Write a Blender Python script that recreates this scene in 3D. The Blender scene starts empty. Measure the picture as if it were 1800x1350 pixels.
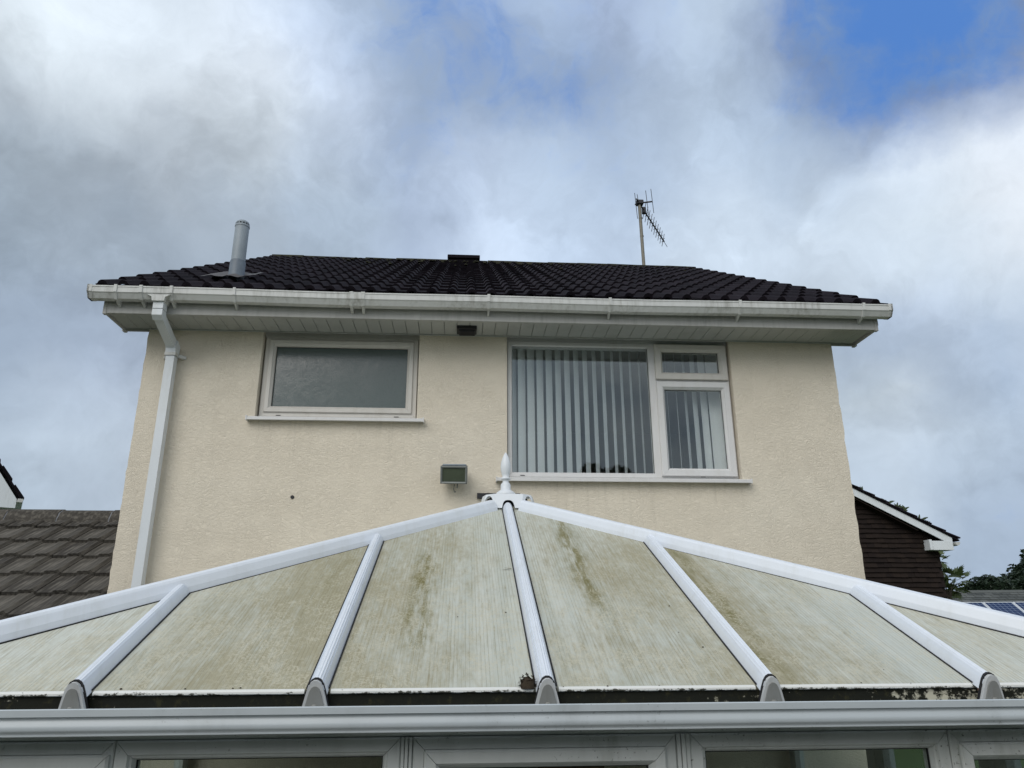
import bpy, bmesh, math, random
from mathutils import Matrix, Vector, noise as mnoise
R = math.radians
rnd = random.Random(11)
scn = bpy.context.scene
COL = scn.collection
PI = math.pi

# ------------------------------------------------------------------ camera
cam_d = bpy.data.cameras.new('camera'); cam = bpy.data.objects.new('camera', cam_d); COL.objects.link(cam)
scn.camera = cam
cam_d.sensor_width = 36.0; cam_d.lens = 1295.24 / 1800 * 36.0
cam_d.clip_start = 0.05; cam_d.clip_end = 2000
def cam_matrix(pitch, yaw, roll, loc):
    a, b, c = R(pitch), R(yaw), R(roll)
    right = Vector((math.cos(b), -math.sin(b), 0))
    fwd = Vector((math.sin(b) * math.cos(a), math.cos(b) * math.cos(a), math.sin(a)))
    up = right.cross(fwd)
    X = right * math.cos(c) - up * math.sin(c); Y = right * math.sin(c) + up * math.cos(c); Z = -fwd
    m = Matrix((X, Y, Z)).transposed().to_4x4(); m.translation = loc
    return m
cam.matrix_world = cam_matrix(17.9945, 3.8038, 0.2082, (2.522, -5.6284, 0))
GROUND = -2.4

# ------------------------------------------------------------------ light
SUN_AZ, SUN_EL = -150.0, 38.0          # clockwise from +Y
w = bpy.data.worlds.new('World'); scn.world = w; w.use_nodes = True
sun_d = bpy.data.lights.new('sun', 'SUN'); sun = bpy.data.objects.new('sun', sun_d); COL.objects.link(sun)
sun_d.energy = 1.5; sun_d.angle = R(45); sun_d.color = (1.0, 0.96, 0.9)
sv = Vector((math.sin(R(SUN_AZ)) * math.cos(R(SUN_EL)), math.cos(R(SUN_AZ)) * math.cos(R(SUN_EL)), math.sin(R(SUN_EL))))
sun.rotation_euler = (-sv).to_track_quat('-Z', 'Y').to_euler()
scn.view_settings.view_transform = 'Standard'; scn.view_settings.look = 'None'
scn.view_settings.exposure = 0.0; scn.view_settings.gamma = 1.0; scn.view_settings.use_curve_mapping = False
scn.render.engine = 'CYCLES'
scn.cycles.use_denoising = True
scn.cycles.max_bounces = 6; scn.cycles.diffuse_bounces = 3; scn.cycles.glossy_bounces = 3
scn.cycles.transparent_max_bounces = 8; scn.cycles.sample_clamp_indirect = 6

class NT:
    """tiny node-tree helper"""
    def __init__(s, nt): s.nt = nt; nt.nodes.clear()
    def n(s, t, **k):
        nd = s.nt.nodes.new(t)
        for a, v in k.items(): setattr(nd, a, v)
        return nd
    def put(s, sock, v):
        if v is None: return
        if isinstance(v, bpy.types.NodeSocket): s.nt.links.new(v, sock)
        else:
            if hasattr(sock, 'default_value'):
                dv = sock.default_value
                if hasattr(dv, '__len__') and not hasattr(v, '__len__'): v = [v] * len(dv)
                elif hasattr(dv, '__len__') and len(dv) == 4 and len(v) == 3: v = (*v, 1)
                sock.default_value = v
    def math(s, op, a, b=None, c=None, clamp=False):
        nd = s.n('ShaderNodeMath', operation=op, use_clamp=clamp)
        for i, v in enumerate((a, b, c)): s.put(nd.inputs[i], v)
        return nd.outputs[0]
    def vec(s, op, a, b=None, scale=None):
        nd = s.n('ShaderNodeVectorMath', operation=op)
        s.put(nd.inputs[0], a); s.put(nd.inputs[1], b)
        if scale is not None: s.put(nd.inputs['Scale'], scale)
        return nd.outputs['Value'] if op in ('DOT_PRODUCT', 'LENGTH', 'DISTANCE') else nd.outputs[0]
    def noise(s, vec, scale=5, detail=3, rough=.55, dist=0, color=False):
        nd = s.n('ShaderNodeTexNoise'); s.put(nd.inputs['Vector'], vec); s.put(nd.inputs['Scale'], scale)
        s.put(nd.inputs['Detail'], detail); s.put(nd.inputs['Roughness'], rough); s.put(nd.inputs['Distortion'], dist)
        return nd.outputs['Color' if color else 'Fac']
    def ss(s, v, lo, hi, smooth=True):
        nd = s.n('ShaderNodeMapRange', interpolation_type='SMOOTHSTEP' if smooth else 'LINEAR')
        s.put(nd.inputs['Value'], v); s.put(nd.inputs['From Min'], lo); s.put(nd.inputs['From Max'], hi)
        return nd.outputs['Result']
    def mix(s, f, a, b, blend='MIX'):
        nd = s.n('ShaderNodeMix', data_type='RGBA', blend_type=blend)
        s.put(nd.inputs[0], f); s.put(nd.inputs[6], a); s.put(nd.inputs[7], b)
        return nd.outputs[2]
    def sep(s, v):
        nd = s.n('ShaderNodeSeparateXYZ'); s.put(nd.inputs[0], v); return nd.outputs
    def comb(s, x, y, z):
        nd = s.n('ShaderNodeCombineXYZ')
        for i, v in enumerate((x, y, z)): s.put(nd.inputs[i], v)
        return nd.outputs[0]
    def attr(s, name):
        nd = s.n('ShaderNodeAttribute', attribute_type='OBJECT', attribute_name=name); return nd.outputs['Fac']
    def pos(s): return s.n('ShaderNodeNewGeometry').outputs['Position']
    def obj(s): return s.n('ShaderNodeTexCoord').outputs['Object']
    def rand(s): return s.n('ShaderNodeObjectInfo').outputs['Random']
    def bump(s, h, strength=.3, dist=.01, nrm=None):
        nd = s.n('ShaderNodeBump'); s.put(nd.inputs['Height'], h); nd.inputs['Strength'].default_value = strength
        nd.inputs['Distance'].default_value = dist
        if nrm is not None: s.put(nd.inputs['Normal'], nrm)
        return nd.outputs[0]
    def out(s, sh): s.nt.links.new(sh, s.n('ShaderNodeOutputMaterial').inputs['Surface'])
    def bsdf(s, col, rough=.6, nrm=None, metal=0, spec=.5):
        nd = s.n('ShaderNodeBsdfPrincipled'); s.put(nd.inputs['Base Color'], col); s.put(nd.inputs['Roughness'], rough)
        s.put(nd.inputs['Metallic'], metal); s.put(nd.inputs['Specular IOR Level'], spec)
        if nrm is not None: s.put(nd.inputs['Normal'], nrm)
        return nd.outputs[0]

# ------------------------------------------------------------------ sky: broken cloud over blue
# cloud and clear patches: azimuth, elevation (degrees), colour 0-255
CLOUDS = [
    (-37.5, 37.5, 205, 215, 220), (-33.2, 38.2, 222, 232, 238), (-29.3, 38.8, 224, 234, 241), (-26.3, 40.7, 196, 208, 220), (-25.9, 38.8, 215, 226, 235), (-21.6, 39.5, 222, 230, 238),
    (-18.1, 41.3, 208, 222, 240), (-14.1, 41.3, 190, 208, 235), (-10.0, 41.9, 165, 190, 225), (-4.2, 41.7, 158, 185, 222), (2.3, 42.7, 145, 175, 222), (-3.5, 39.1, 155, 182, 220),
    (-11.8, 39.0, 195, 212, 238), (-17.6, 38.1, 224, 233, 242), (-20.9, 35.6, 190, 200, 208), (-25.4, 36.4, 200, 208, 215), (-31.3, 35.3, 205, 215, 222), (-36.2, 32.9, 178, 190, 202),
    (-35.3, 29.0, 158, 176, 192), (-30.1, 29.5, 172, 186, 200), (-24.6, 32.1, 178, 190, 202), (-18.5, 34.9, 188, 200, 210), (-13.3, 34.6, 185, 202, 222), (-6.4, 35.8, 165, 188, 222),
    (-34.3, 24.5, 155, 175, 195), (-27.6, 26.3, 165, 183, 202), (-20.0, 29.9, 172, 188, 205), (-10.9, 30.0, 170, 190, 212), (-3.1, 30.7, 168, 188, 218), (0.3, 34.9, 185, 205, 235),
    (2.3, 32.1, 190, 210, 238), (2.4, 28.7, 198, 216, 240), (3.9, 40.1, 150, 180, 222), (6.7, 43.4, 170, 195, 230), (9.3, 41.0, 150, 180, 222), (10.2, 38.7, 142, 173, 220),
    (14.8, 42.8, 165, 188, 228), (18.7, 40.2, 178, 200, 228), (22.5, 42.2, 180, 200, 222), (23.2, 36.5, 180, 202, 228), (26.1, 39.7, 165, 188, 220), (29.5, 40.4, 120, 152, 208),
    (31.0, 38.6, 95, 138, 205), (32.6, 37.8, 66, 122, 204), (35.0, 38.9, 70, 125, 205), (37.6, 37.4, 64, 122, 205), (40.3, 35.4, 62, 122, 205), (40.0, 37.3, 72, 126, 205),
    (43.6, 36.6, 115, 150, 205), (45.0, 36.7, 140, 165, 205), (43.6, 34.1, 105, 142, 205), (34.8, 35.7, 105, 148, 212), (37.1, 35.0, 80, 135, 210), (38.9, 34.4, 90, 138, 210),
    (34.7, 33.3, 85, 138, 215), (32.9, 35.1, 140, 172, 220), (29.7, 36.3, 168, 195, 228), (40.3, 32.5, 195, 208, 226), (42.9, 31.2, 217, 224, 232), (38.3, 31.7, 217, 227, 235),
    (41.4, 29.2, 230, 233, 236), (34.7, 31.3, 205, 218, 230), (30.4, 33.1, 178, 200, 228), (35.9, 29.8, 217, 226, 232), (42.1, 26.4, 230, 233, 238), (40.7, 28.0, 186, 196, 206),
    (39.4, 25.0, 195, 208, 220), (35.2, 26.1, 200, 214, 226), (31.9, 29.6, 195, 212, 230), (25.8, 32.1, 182, 204, 230), (18.9, 33.2, 185, 206, 232), (14.2, 35.7, 172, 196, 228),
    (9.0, 34.8, 185, 207, 235), (6.4, 32.9, 188, 210, 236), (8.8, 29.0, 190, 211, 238), (20.9, 30.1, 200, 217, 235), (23.7, 26.8, 205, 222, 240), (29.3, 26.6, 198, 213, 228),
    (38.0, 21.6, 195, 210, 226), (34.1, 20.1, 185, 202, 225), (32.1, 18.9, 165, 188, 218), (37.0, 16.1, 168, 190, 218), (30.7, 15.1, 185, 202, 215), (32.0, 13.7, 208, 217, 223),
    (31.3, 11.8, 170, 190, 212), (36.0, 10.5, 180, 200, 222), (37.8, 6.6, 165, 185, 210), (32.3, 9.0, 190, 206, 222), (36.5, 4.2, 160, 182, 208), (-33.4, 20.3, 160, 180, 205),
    (-30.4, 18.0, 155, 175, 200), (-32.6, 16.1, 150, 172, 198), (-27.7, 16.6, 160, 178, 205), (-30.5, 13.4, 190, 206, 222), (-27.3, 13.9, 190, 205, 222), (-28.4, 10.7, 182, 200, 217),
    (-31.1, 11.1, 175, 195, 215), (-24.9, 9.5, 182, 197, 213), (-26.4, 8.6, 170, 187, 206), (-30.4, 4.0, 180, 195, 212), (37.2, -0.3, 165, 185, 210), (3.8, 8.1, 180, 200, 222),
    (-13.7, 12.0, 180, 200, 222), (21.3, 11.9, 180, 200, 222), (-14.5, 20.4, 170, 190, 212), (3.8, 21.3, 190, 210, 235), (22.1, 20.3, 195, 212, 230), (-38.3, 40.5, 205, 215, 220),
    (-27.2, 44.5, 205, 215, 225), (-12.9, 47.7, 175, 198, 228), (4.0, 48.9, 160, 188, 225), (20.8, 47.6, 175, 198, 225), (35.1, 44.3, 90, 140, 206), (44.4, 40.9, 130, 160, 206),
    (-41.1, 32.6, 195, 205, 212), (-38.7, 23.2, 155, 175, 195), (-36.5, 13.2, 160, 178, 203), (48.7, 32.3, 130, 160, 206), (47.1, 26.1, 225, 230, 235), (44.8, 16.3, 180, 198, 220),
    (42.7, 6.2, 165, 185, 210)]
def lin(c):
    c /= 255
    return c / 12.92 if c < .04045 else ((c + .055) / 1.055) ** 2.4
CLOUDS = [(a, e, (lin(r), lin(g), lin(b))) for a, e, r, g, b in CLOUDS]
def cloud_colour(az, el):
    tot = 0; summed = [0, 0, 0]
    for a, e, c in CLOUDS:
        d2 = ((a - az) * math.cos(R(el))) ** 2 + (e - el) ** 2
        k = math.exp(-d2 / 6.5) + .001 * math.exp(-d2 / 72) + 1e-12 / (1 + d2)
        tot += k; summed = [p + k * q for p, q in zip(summed, c)]
    return [p / tot for p in summed]
def build_sky():
    T = NT(w.node_tree)
    d0 = T.vec('NORMALIZE', T.n('ShaderNodeTexCoord').outputs['Generated'])
    w1 = T.vec('SUBTRACT', T.noise(d0, 3.2, 3, .5, color=True), (.5, .5, .5))
    w2 = T.vec('SUBTRACT', T.noise(d0, 11, 5, .6, color=True), (.5, .5, .5))
    d = T.vec('ADD', d0, T.vec('ADD', T.vec('SCALE', w1, scale=.07), T.vec('SCALE', w2, scale=.08)))
    d = T.vec('NORMALIZE', d)
    x, y, z = T.sep(d)
    az = T.math('MULTIPLY', T.math('ARCTAN2', x, y), 180 / PI)
    el = T.math('MULTIPLY', T.math('ARCSINE', z), 180 / PI)
    u = T.math('DIVIDE', T.math('ADD', az, 42), 93, clamp=True)
    col = None
    for k in range(19):
        rp = T.n('ShaderNodeValToRGB'); cr = rp.color_ramp; cr.interpolation = 'LINEAR'
        n = 31
        while len(cr.elements) < n: cr.elements.new(0.5)
        for i in range(n): cr.elements[i].position = i / (n - 1)
        for i in range(n): cr.elements[i].color = cloud_colour(-42 + 93 * i / (n - 1), 3 * k) + [1]
        T.put(rp.inputs[0], u)
        c = rp.outputs[0]
        col = c if col is None else T.mix(T.ss(el, 3 * (k - 1), 3 * k, False), col, c)
    # cloud structure: masses with edges, then finer wisps; blue only where the cover breaks
    q = T.vec('ADD', d0, T.vec('SCALE', T.vec('SUBTRACT', T.noise(d0, 5, 4, .6, color=True), (.5, .5, .5)), scale=.16))
    f1 = T.noise(q, 6, 8, .62); f2 = T.noise(q, 19, 7, .62); f3 = T.noise(q, 3.4, 9, .58)
    det = T.math('ADD', T.math('MULTIPLY', T.math('SUBTRACT', f1, .5), .42), T.math('MULTIPLY', T.math('SUBTRACT', f2, .5), .26))
    det = T.math('ADD', det, T.math('MULTIPLY', T.math('SUBTRACT', T.ss(f3, .45, .56), .5), .15))
    rr_, gg_, bb_ = T.sep(col)
    blueness = T.math('ADD', T.math('DIVIDE', T.math('SUBTRACT', bb_, rr_), bb_), T.math('MULTIPLY', T.math('SUBTRACT', f1, .5), .62))
    gap = T.ss(T.math('ADD', blueness, T.math('MULTIPLY', T.math('SUBTRACT', f2, .5), .45)), .48, .92)
    lumc = T.math('MAXIMUM', gg_, .52)
    greyc = T.comb(T.math('MULTIPLY', lumc, .72), T.math('MULTIPLY', lumc, .97), T.math('MULTIPLY', lumc, 1.32))
    cloudc = T.mix(T.ss(blueness, .60, .8), T.mix(.35, col, T.comb(T.math('MULTIPLY', lumc, .88), lumc, T.math('MULTIPLY', lumc, 1.15))), greyc)
    con_ = T.math('MULTIPLY', T.math('POWER', T.math('DIVIDE', gg_, .62), .42), 1.03)
    col = T.vec('SCALE', cloudc, scale=T.math('MULTIPLY', con_, T.math('ADD', 1.0, det)))
    col = T.mix(T.math('MULTIPLY', gap, .95), col, (.085, .23, .61))
    # the rest of the sky: clear-sky blue behind the same kind of broken cloud
    sky = T.n('ShaderNodeTexSky', sky_type='NISHITA'); sky.sun_disc = False
    sky.sun_elevation = R(SUN_EL); sky.sun_rotation = R(SUN_AZ)
    blue = T.vec('SCALE', sky.outputs[0], scale=.1)
    cl = T.noise(d, 2.6, 6, .55); lum = T.noise(d, 4.5, 6, .6)
    cloud = T.mix(T.ss(lum, .3, .68), (.42, .5, .6), (.9, .94, .97))
    gen = T.mix(T.ss(cl, .34, .5), blue, cloud)
    m = T.math('MULTIPLY', T.math('SUBTRACT', 1, T.ss(T.math('ABSOLUTE', T.math('SUBTRACT', az, 2)), 46, 62)), T.math('SUBTRACT', 1, T.ss(el, 48, 62)))
    fin = T.mix(m, gen, col)
    bg = T.n('ShaderNodeBackground'); T.put(bg.inputs[0], fin); bg.inputs[1].default_value = 1.0
    T.nt.links.new(bg.outputs[0], T.n('ShaderNodeOutputWorld').inputs[0])
build_sky()

# ------------------------------------------------------------------ mesh + object helpers
WM = {}
class MB:
    def __init__(s): s.v = []; s.f = []; s.smooth = []
    def add(s, vs, fs, smooth=False, M=None):
        o = len(s.v)
        s.v += [tuple(M @ Vector(p)) if M is not None else tuple(p) for p in vs]
        for f in fs: s.f.append([o + i for i in f]); s.smooth.append(smooth)
    def box(s, x0, x1, y0, y1, z0, z1, M=None):
        vs = [(x, y, z) for z in (z0, z1) for y in (y0, y1) for x in (x0, x1)]
        s.add(vs, [(0, 2, 3, 1), (4, 5, 7, 6), (0, 1, 5, 4), (2, 6, 7, 3), (0, 4, 6, 2), (1, 3, 7, 5)], M=M)
    def bbox(s, x0, x1, y0, y1, z0, z1, b=.004, M=None):
        """box with bevelled edges"""
        bm = bmesh.new(); bmesh.ops.create_cube(bm, size=1)
        for v in bm.verts: v.co = Vector(((x0 + x1) / 2 + v.co.x * (x1 - x0), (y0 + y1) / 2 + v.co.y * (y1 - y0), (z0 + z1) / 2 + v.co.z * (z1 - z0)))
        bmesh.ops.bevel(bm, geom=bm.edges[:], offset=b, segments=2, affect='EDGES', profile=.5)
        bm.verts.index_update()
        s.add([v.co[:] for v in bm.verts], [[v.index for v in f.verts] for f in bm.faces], M=M); bm.free()
    def prism(s, prof, a, b, axis='x', M=None, smooth=False):
        """closed profile extruded from a to b; axis x: profile is (y,z); y: (x,z); z: (x,y)"""
        n = len(prof)
        def P(p, t): return {'x': (t, p[0], p[1]), 'y': (p[0], t, p[1]), 'z': (p[0], p[1], t)}[axis]
        vs = [P(p, a) for p in prof] + [P(p, b) for p in prof]
        s.add(vs, [(i, (i + 1) % n, n + (i + 1) % n, n + i) for i in range(n)], smooth, M)
        s.add(vs, [list(range(n))[::-1], list(range(n, 2 * n))], False, M)
    def lathe(s, prof, n=24, M=None, smooth=True):
        vs = [(r * math.cos(2 * PI * i / n), r * math.sin(2 * PI * i / n), z) for r, z in prof for i in range(n)]
        fs = [(k * n + i, k * n + (i + 1) % n, (k + 1) * n + (i + 1) % n, (k + 1) * n + i) for k in range(len(prof) - 1) for i in range(n)]
        s.add(vs, fs, smooth, M)
        s.add(vs[:n], [list(range(n))[::-1]], False, M); s.add(vs[-n:], [list(range(n))], False, M)
    def tube(s, pts, r, n=8, smooth=True):
        pts = [Vector(p) for p in pts]; vs = []
        for i, p in enumerate(pts):
            t = (pts[min(i + 1, len(pts) - 1)] - pts[max(i - 1, 0)]).normalized()
            a = t.cross(Vector((0, 0, 1)) if abs(t.z) < .9 else Vector((1, 0, 0))).normalized(); b = t.cross(a)
            rr = r[i] if hasattr(r, '__len__') else r
            vs += [tuple(p + (a * math.cos(2 * PI * k / n) + b * math.sin(2 * PI * k / n)) * rr) for k in range(n)]
        fs = [(k * n + i, k * n + (i + 1) % n, (k + 1) * n + (i + 1) % n, (k + 1) * n + i) for k in range(len(pts) - 1) for i in range(n)]
        s.add(vs, fs, smooth); s.add(vs[:n], [list(range(n))[::-1]]); s.add(vs[-n:], [list(range(n))])
    def ring(s, x1, x2, z1, z2, prof, gap=.0006, M=None):
        """four mitred members round a rectangle in the xz plane; prof: closed list of (inset, y)"""
        n = len(prof)
        def c(k, d, g):
            return {0: ((x1 + d + g, z1 + d), (x2 - d - g, z1 + d)), 1: ((x2 - d, z1 + d + g), (x2 - d, z2 - d - g)),
                    2: ((x2 - d - g, z2 - d), (x1 + d + g, z2 - d)), 3: ((x1 + d, z2 - d - g), (x1 + d, z1 + d + g))}[k]
        for k in range(4):
            A = [c(k, d, gap) for d, y in prof]
            vs = [(A[i][0][0], prof[i][1], A[i][0][1]) for i in range(n)] + [(A[i][1][0], prof[i][1], A[i][1][1]) for i in range(n)]
            s.add(vs, [(i, (i + 1) % n, n + (i + 1) % n, n + i) for i in range(n)] + [list(range(n))[::-1], list(range(n, 2 * n))], M=M)
    def mesh(s, name, mat):
        me = bpy.data.meshes.new(name); me.from_pydata(s.v, [], s.f)
        bm = bmesh.new(); bm.from_mesh(me); bmesh.ops.recalc_face_normals(bm, faces=bm.faces[:]); bm.to_mesh(me); bm.free()
        me.polygons.foreach_set('use_smooth', s.smooth)
        if mat: me.materials.append(mat)
        return me
def link(o, parent=None, M=None):
    M = M or Matrix()
    COL.objects.link(o)
    if parent is not None:
        o.parent = parent; o.matrix_parent_inverse = WM[parent.name].inverted()
    o.matrix_basis = M; WM[o.name] = M
    return o
def obj(name, mb, mat, parent=None, M=None, raw=False):
    me = mb.mesh(name, mat) if isinstance(mb, MB) else mb
    return link(bpy.data.objects.new(name, me), parent, M)
def thing(name, label, cat, loc, group=None):
    o = link(bpy.data.objects.new(name, None), None, Matrix.Translation(loc)); o.empty_display_size = .2
    o['label'] = label; o['category'] = cat
    if group: o['group'] = group
    return o
def tag(o, label, cat, group=None):
    o['label'] = label; o['category'] = cat
    if group: o['group'] = group
    return o
def struct(o): o['kind'] = 'structure'; return o
def stuff(o): o['kind'] = 'stuff'; return o
def TR(x, y, z): return Matrix.Translation((x, y, z))
def plane_pt(o, ang):
    """matrix of a slope: X along x, Y up the slope (towards +y), Z its normal"""
    return Matrix.Translation(o) @ Matrix.Rotation(ang, 4, 'X')

# ------------------------------------------------------------------ materials
def mat(name):
    m = bpy.data.materials.new(name); m.use_nodes = True
    return m, NT(m.node_tree)
def m_render():
    m, T = mat('cream_render'); p = T.pos()
    n1 = T.noise(p, 1.3, 4, .6); n2 = T.noise(p, 9, 5, .65)
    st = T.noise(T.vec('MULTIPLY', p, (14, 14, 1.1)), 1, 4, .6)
    col = T.mix(T.ss(n1, .35, .7), (.725, .658, .545), (.752, .688, .575))
    col = T.mix(T.math('MULTIPLY', T.ss(n2, .55, .75), .14), col, (.60, .54, .42))
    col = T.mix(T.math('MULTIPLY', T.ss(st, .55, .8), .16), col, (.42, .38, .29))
    # rain streaks under the two sills
    X_, Y_, Z_ = T.sep(p)
    for x0, x1, zs_ in ((.83, 2.22, 1.50), (2.75, 4.79, 1.04)):
        inx = T.math('MULTIPLY', T.ss(X_, x0, x0 + .06), T.ss(X_, x1, x1 - .06))
        inz = T.math('MULTIPLY', T.ss(Z_, zs_ - .55, zs_), T.ss(Z_, zs_ + .02, zs_))
        sk = T.ss(T.noise(T.vec('MULTIPLY', p, (22, 1, .9)), 1, 5, .7), .5, .74)
        col = T.mix(T.math('MULTIPLY', T.math('MULTIPLY', inx, inz), T.math('MULTIPLY', sk, .3)), col, (.36, .33, .26))
    # trowelled texture: short swept ridges, flats and pits
    w1 = T.vec('ADD', T.vec('MULTIPLY', p, (1, 1, 1.5)), T.vec('SCALE', T.noise(p, 7, 3, color=True), scale=.10))
    a = T.noise(w1, 30, 5, .62, .9); b = T.noise(w1, 75, 4, .65, .5); c = T.noise(p, 4.2, 3, .6)
    ridge = T.math('POWER', T.math('SUBTRACT', 1, T.math('ABSOLUTE', T.math('MULTIPLY', T.math('SUBTRACT', a, .5), 6.5)), clamp=True), 1.6)
    patch = T.ss(c, .36, .64)
    h = T.math('ADD', T.math('MULTIPLY', ridge, T.math('ADD', .6, T.math('MULTIPLY', patch, .4))), T.math('MULTIPLY', b, .8))
    T.out(T.bsdf(col, .85, T.bump(h, .55, .006), spec=.2)); return m
def m_pvc(name, col, grime, gcol=(.25, .25, .2), amt=.5, vert=14, rough=.35, mould=0):
    m, T = mat(name); p = T.pos()
    st = T.noise(T.vec('MULTIPLY', p, (vert, vert, 1.6)), 1.6, 5, .65)
    bl = T.noise(p, 3.1, 5, .65)
    f = T.math('MULTIPLY', T.math('MULTIPLY', T.ss(st, .45 - grime * .2, .85), T.ss(bl, .3, .7)), amt)
    c = T.mix(f, col, gcol)
    c = T.mix(T.math('MULTIPLY', T.ss(T.noise(p, 1.2, 3), .35, .7), .10), c, (.60, .60, .55))
    if mould:
        sp = T.noise(p, 90, 3, .6); c = T.mix(T.math('MULTIPLY', T.math('MULTIPLY', T.ss(sp, .62, .70), T.ss(bl, .45, .62)), mould), c, (.03, .03, .02))
    T.out(T.bsdf(c, T.math('ADD', rough, T.math('MULTIPLY', bl, .2)), T.bump(T.noise(p, 30, 2), .03, .004))); return m
def m_tile(name, dark, light, lich=.1, lcol=(.25, .23, .17), rough=.8, streak=0):
    m, T = mat(name); p = T.pos(); r = T.rand()
    n = T.noise(p, 6, 5, .65); g = T.noise(p, 140, 3, .6)
    c = T.mix(T.math('ADD', T.math('MULTIPLY', n, .5), T.math('MULTIPLY', r, .5)), dark, light)
    if streak:
        s_ = T.noise(T.vec('MULTIPLY', T.obj(), (38, 3, 38)), 1, 4, .6)
        c = T.mix(T.math('MULTIPLY', T.ss(s_, .4, .75), streak), c, [v * 1.9 for v in light])
    c = T.mix(T.math('MULTIPLY', T.ss(T.noise(p, 23, 5, .7), .66, .76), lich), c, lcol)
    T.out(T.bsdf(c, rough, T.bump(T.math('ADD', T.math('MULTIPLY', n, .5), g), .35, .006), spec=.12)); return m
def m_flat(name, col, rough=.6, metal=0, var=.25, scale=12, bump=.1, spec=.5):
    m, T = mat(name); p = T.pos(); n = T.noise(p, scale, 5, .65)
    c = T.mix(n, [v * (1 - var) for v in col], [min(1, v * (1 + var)) for v in col])
    T.out(T.bsdf(c, rough, T.bump(n, bump, .004) if bump else None, metal, spec)); return m
def m_glass(name, tint=(.72, .8, .8), f0=.1):
    m, T = mat(name); lw = T.n('ShaderNodeLayerWeight'); lw.inputs[0].default_value = .5
    f = T.math('ADD', f0, T.math('MULTIPLY', T.math('POWER', lw.outputs['Facing'], 5), 1 - f0))
    tr = T.n('ShaderNodeBsdfTransparent'); T.put(tr.inputs[0], tint)
    gl = T.n('ShaderNodeBsdfGlossy'); T.put(gl.inputs['Roughness'], .008); T.put(gl.inputs['Color'], (.9, .97, 1))
    T.put(gl.inputs['Normal'], T.bump(T.noise(T.pos(), 1.1, 1), .05, .02))
    mx = T.n('ShaderNodeMixShader'); T.put(mx.inputs[0], f); T.nt.links.new(tr.outputs[0], mx.inputs[1]); T.nt.links.new(gl.outputs[0], mx.inputs[2])
    T.out(mx.outputs[0]); return m
def m_frost():
    m, T = mat('obscure_glass'); p = T.pos()
    q = T.vec('ADD', T.vec('MULTIPLY', p, (1, 1, .8)), T.vec('SCALE', T.noise(p, 5, 2, color=True), scale=.18))
    leaf = T.noise(q, 13, 4, .7, 2.2)
    rg = T.math('SUBTRACT', 1, T.math('ABSOLUTE', T.math('MULTIPLY', T.math('SUBTRACT', leaf, .5), 9)), clamp=True)
    c = T.mix(T.math('MULTIPLY', rg, .2), (.06, .085, .08), (.105, .135, .125))
    z = T.sep(p)[2]
    T.out(T.bsdf(c, .16, T.bump(rg, .05, .004), spec=.9)); return m
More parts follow.
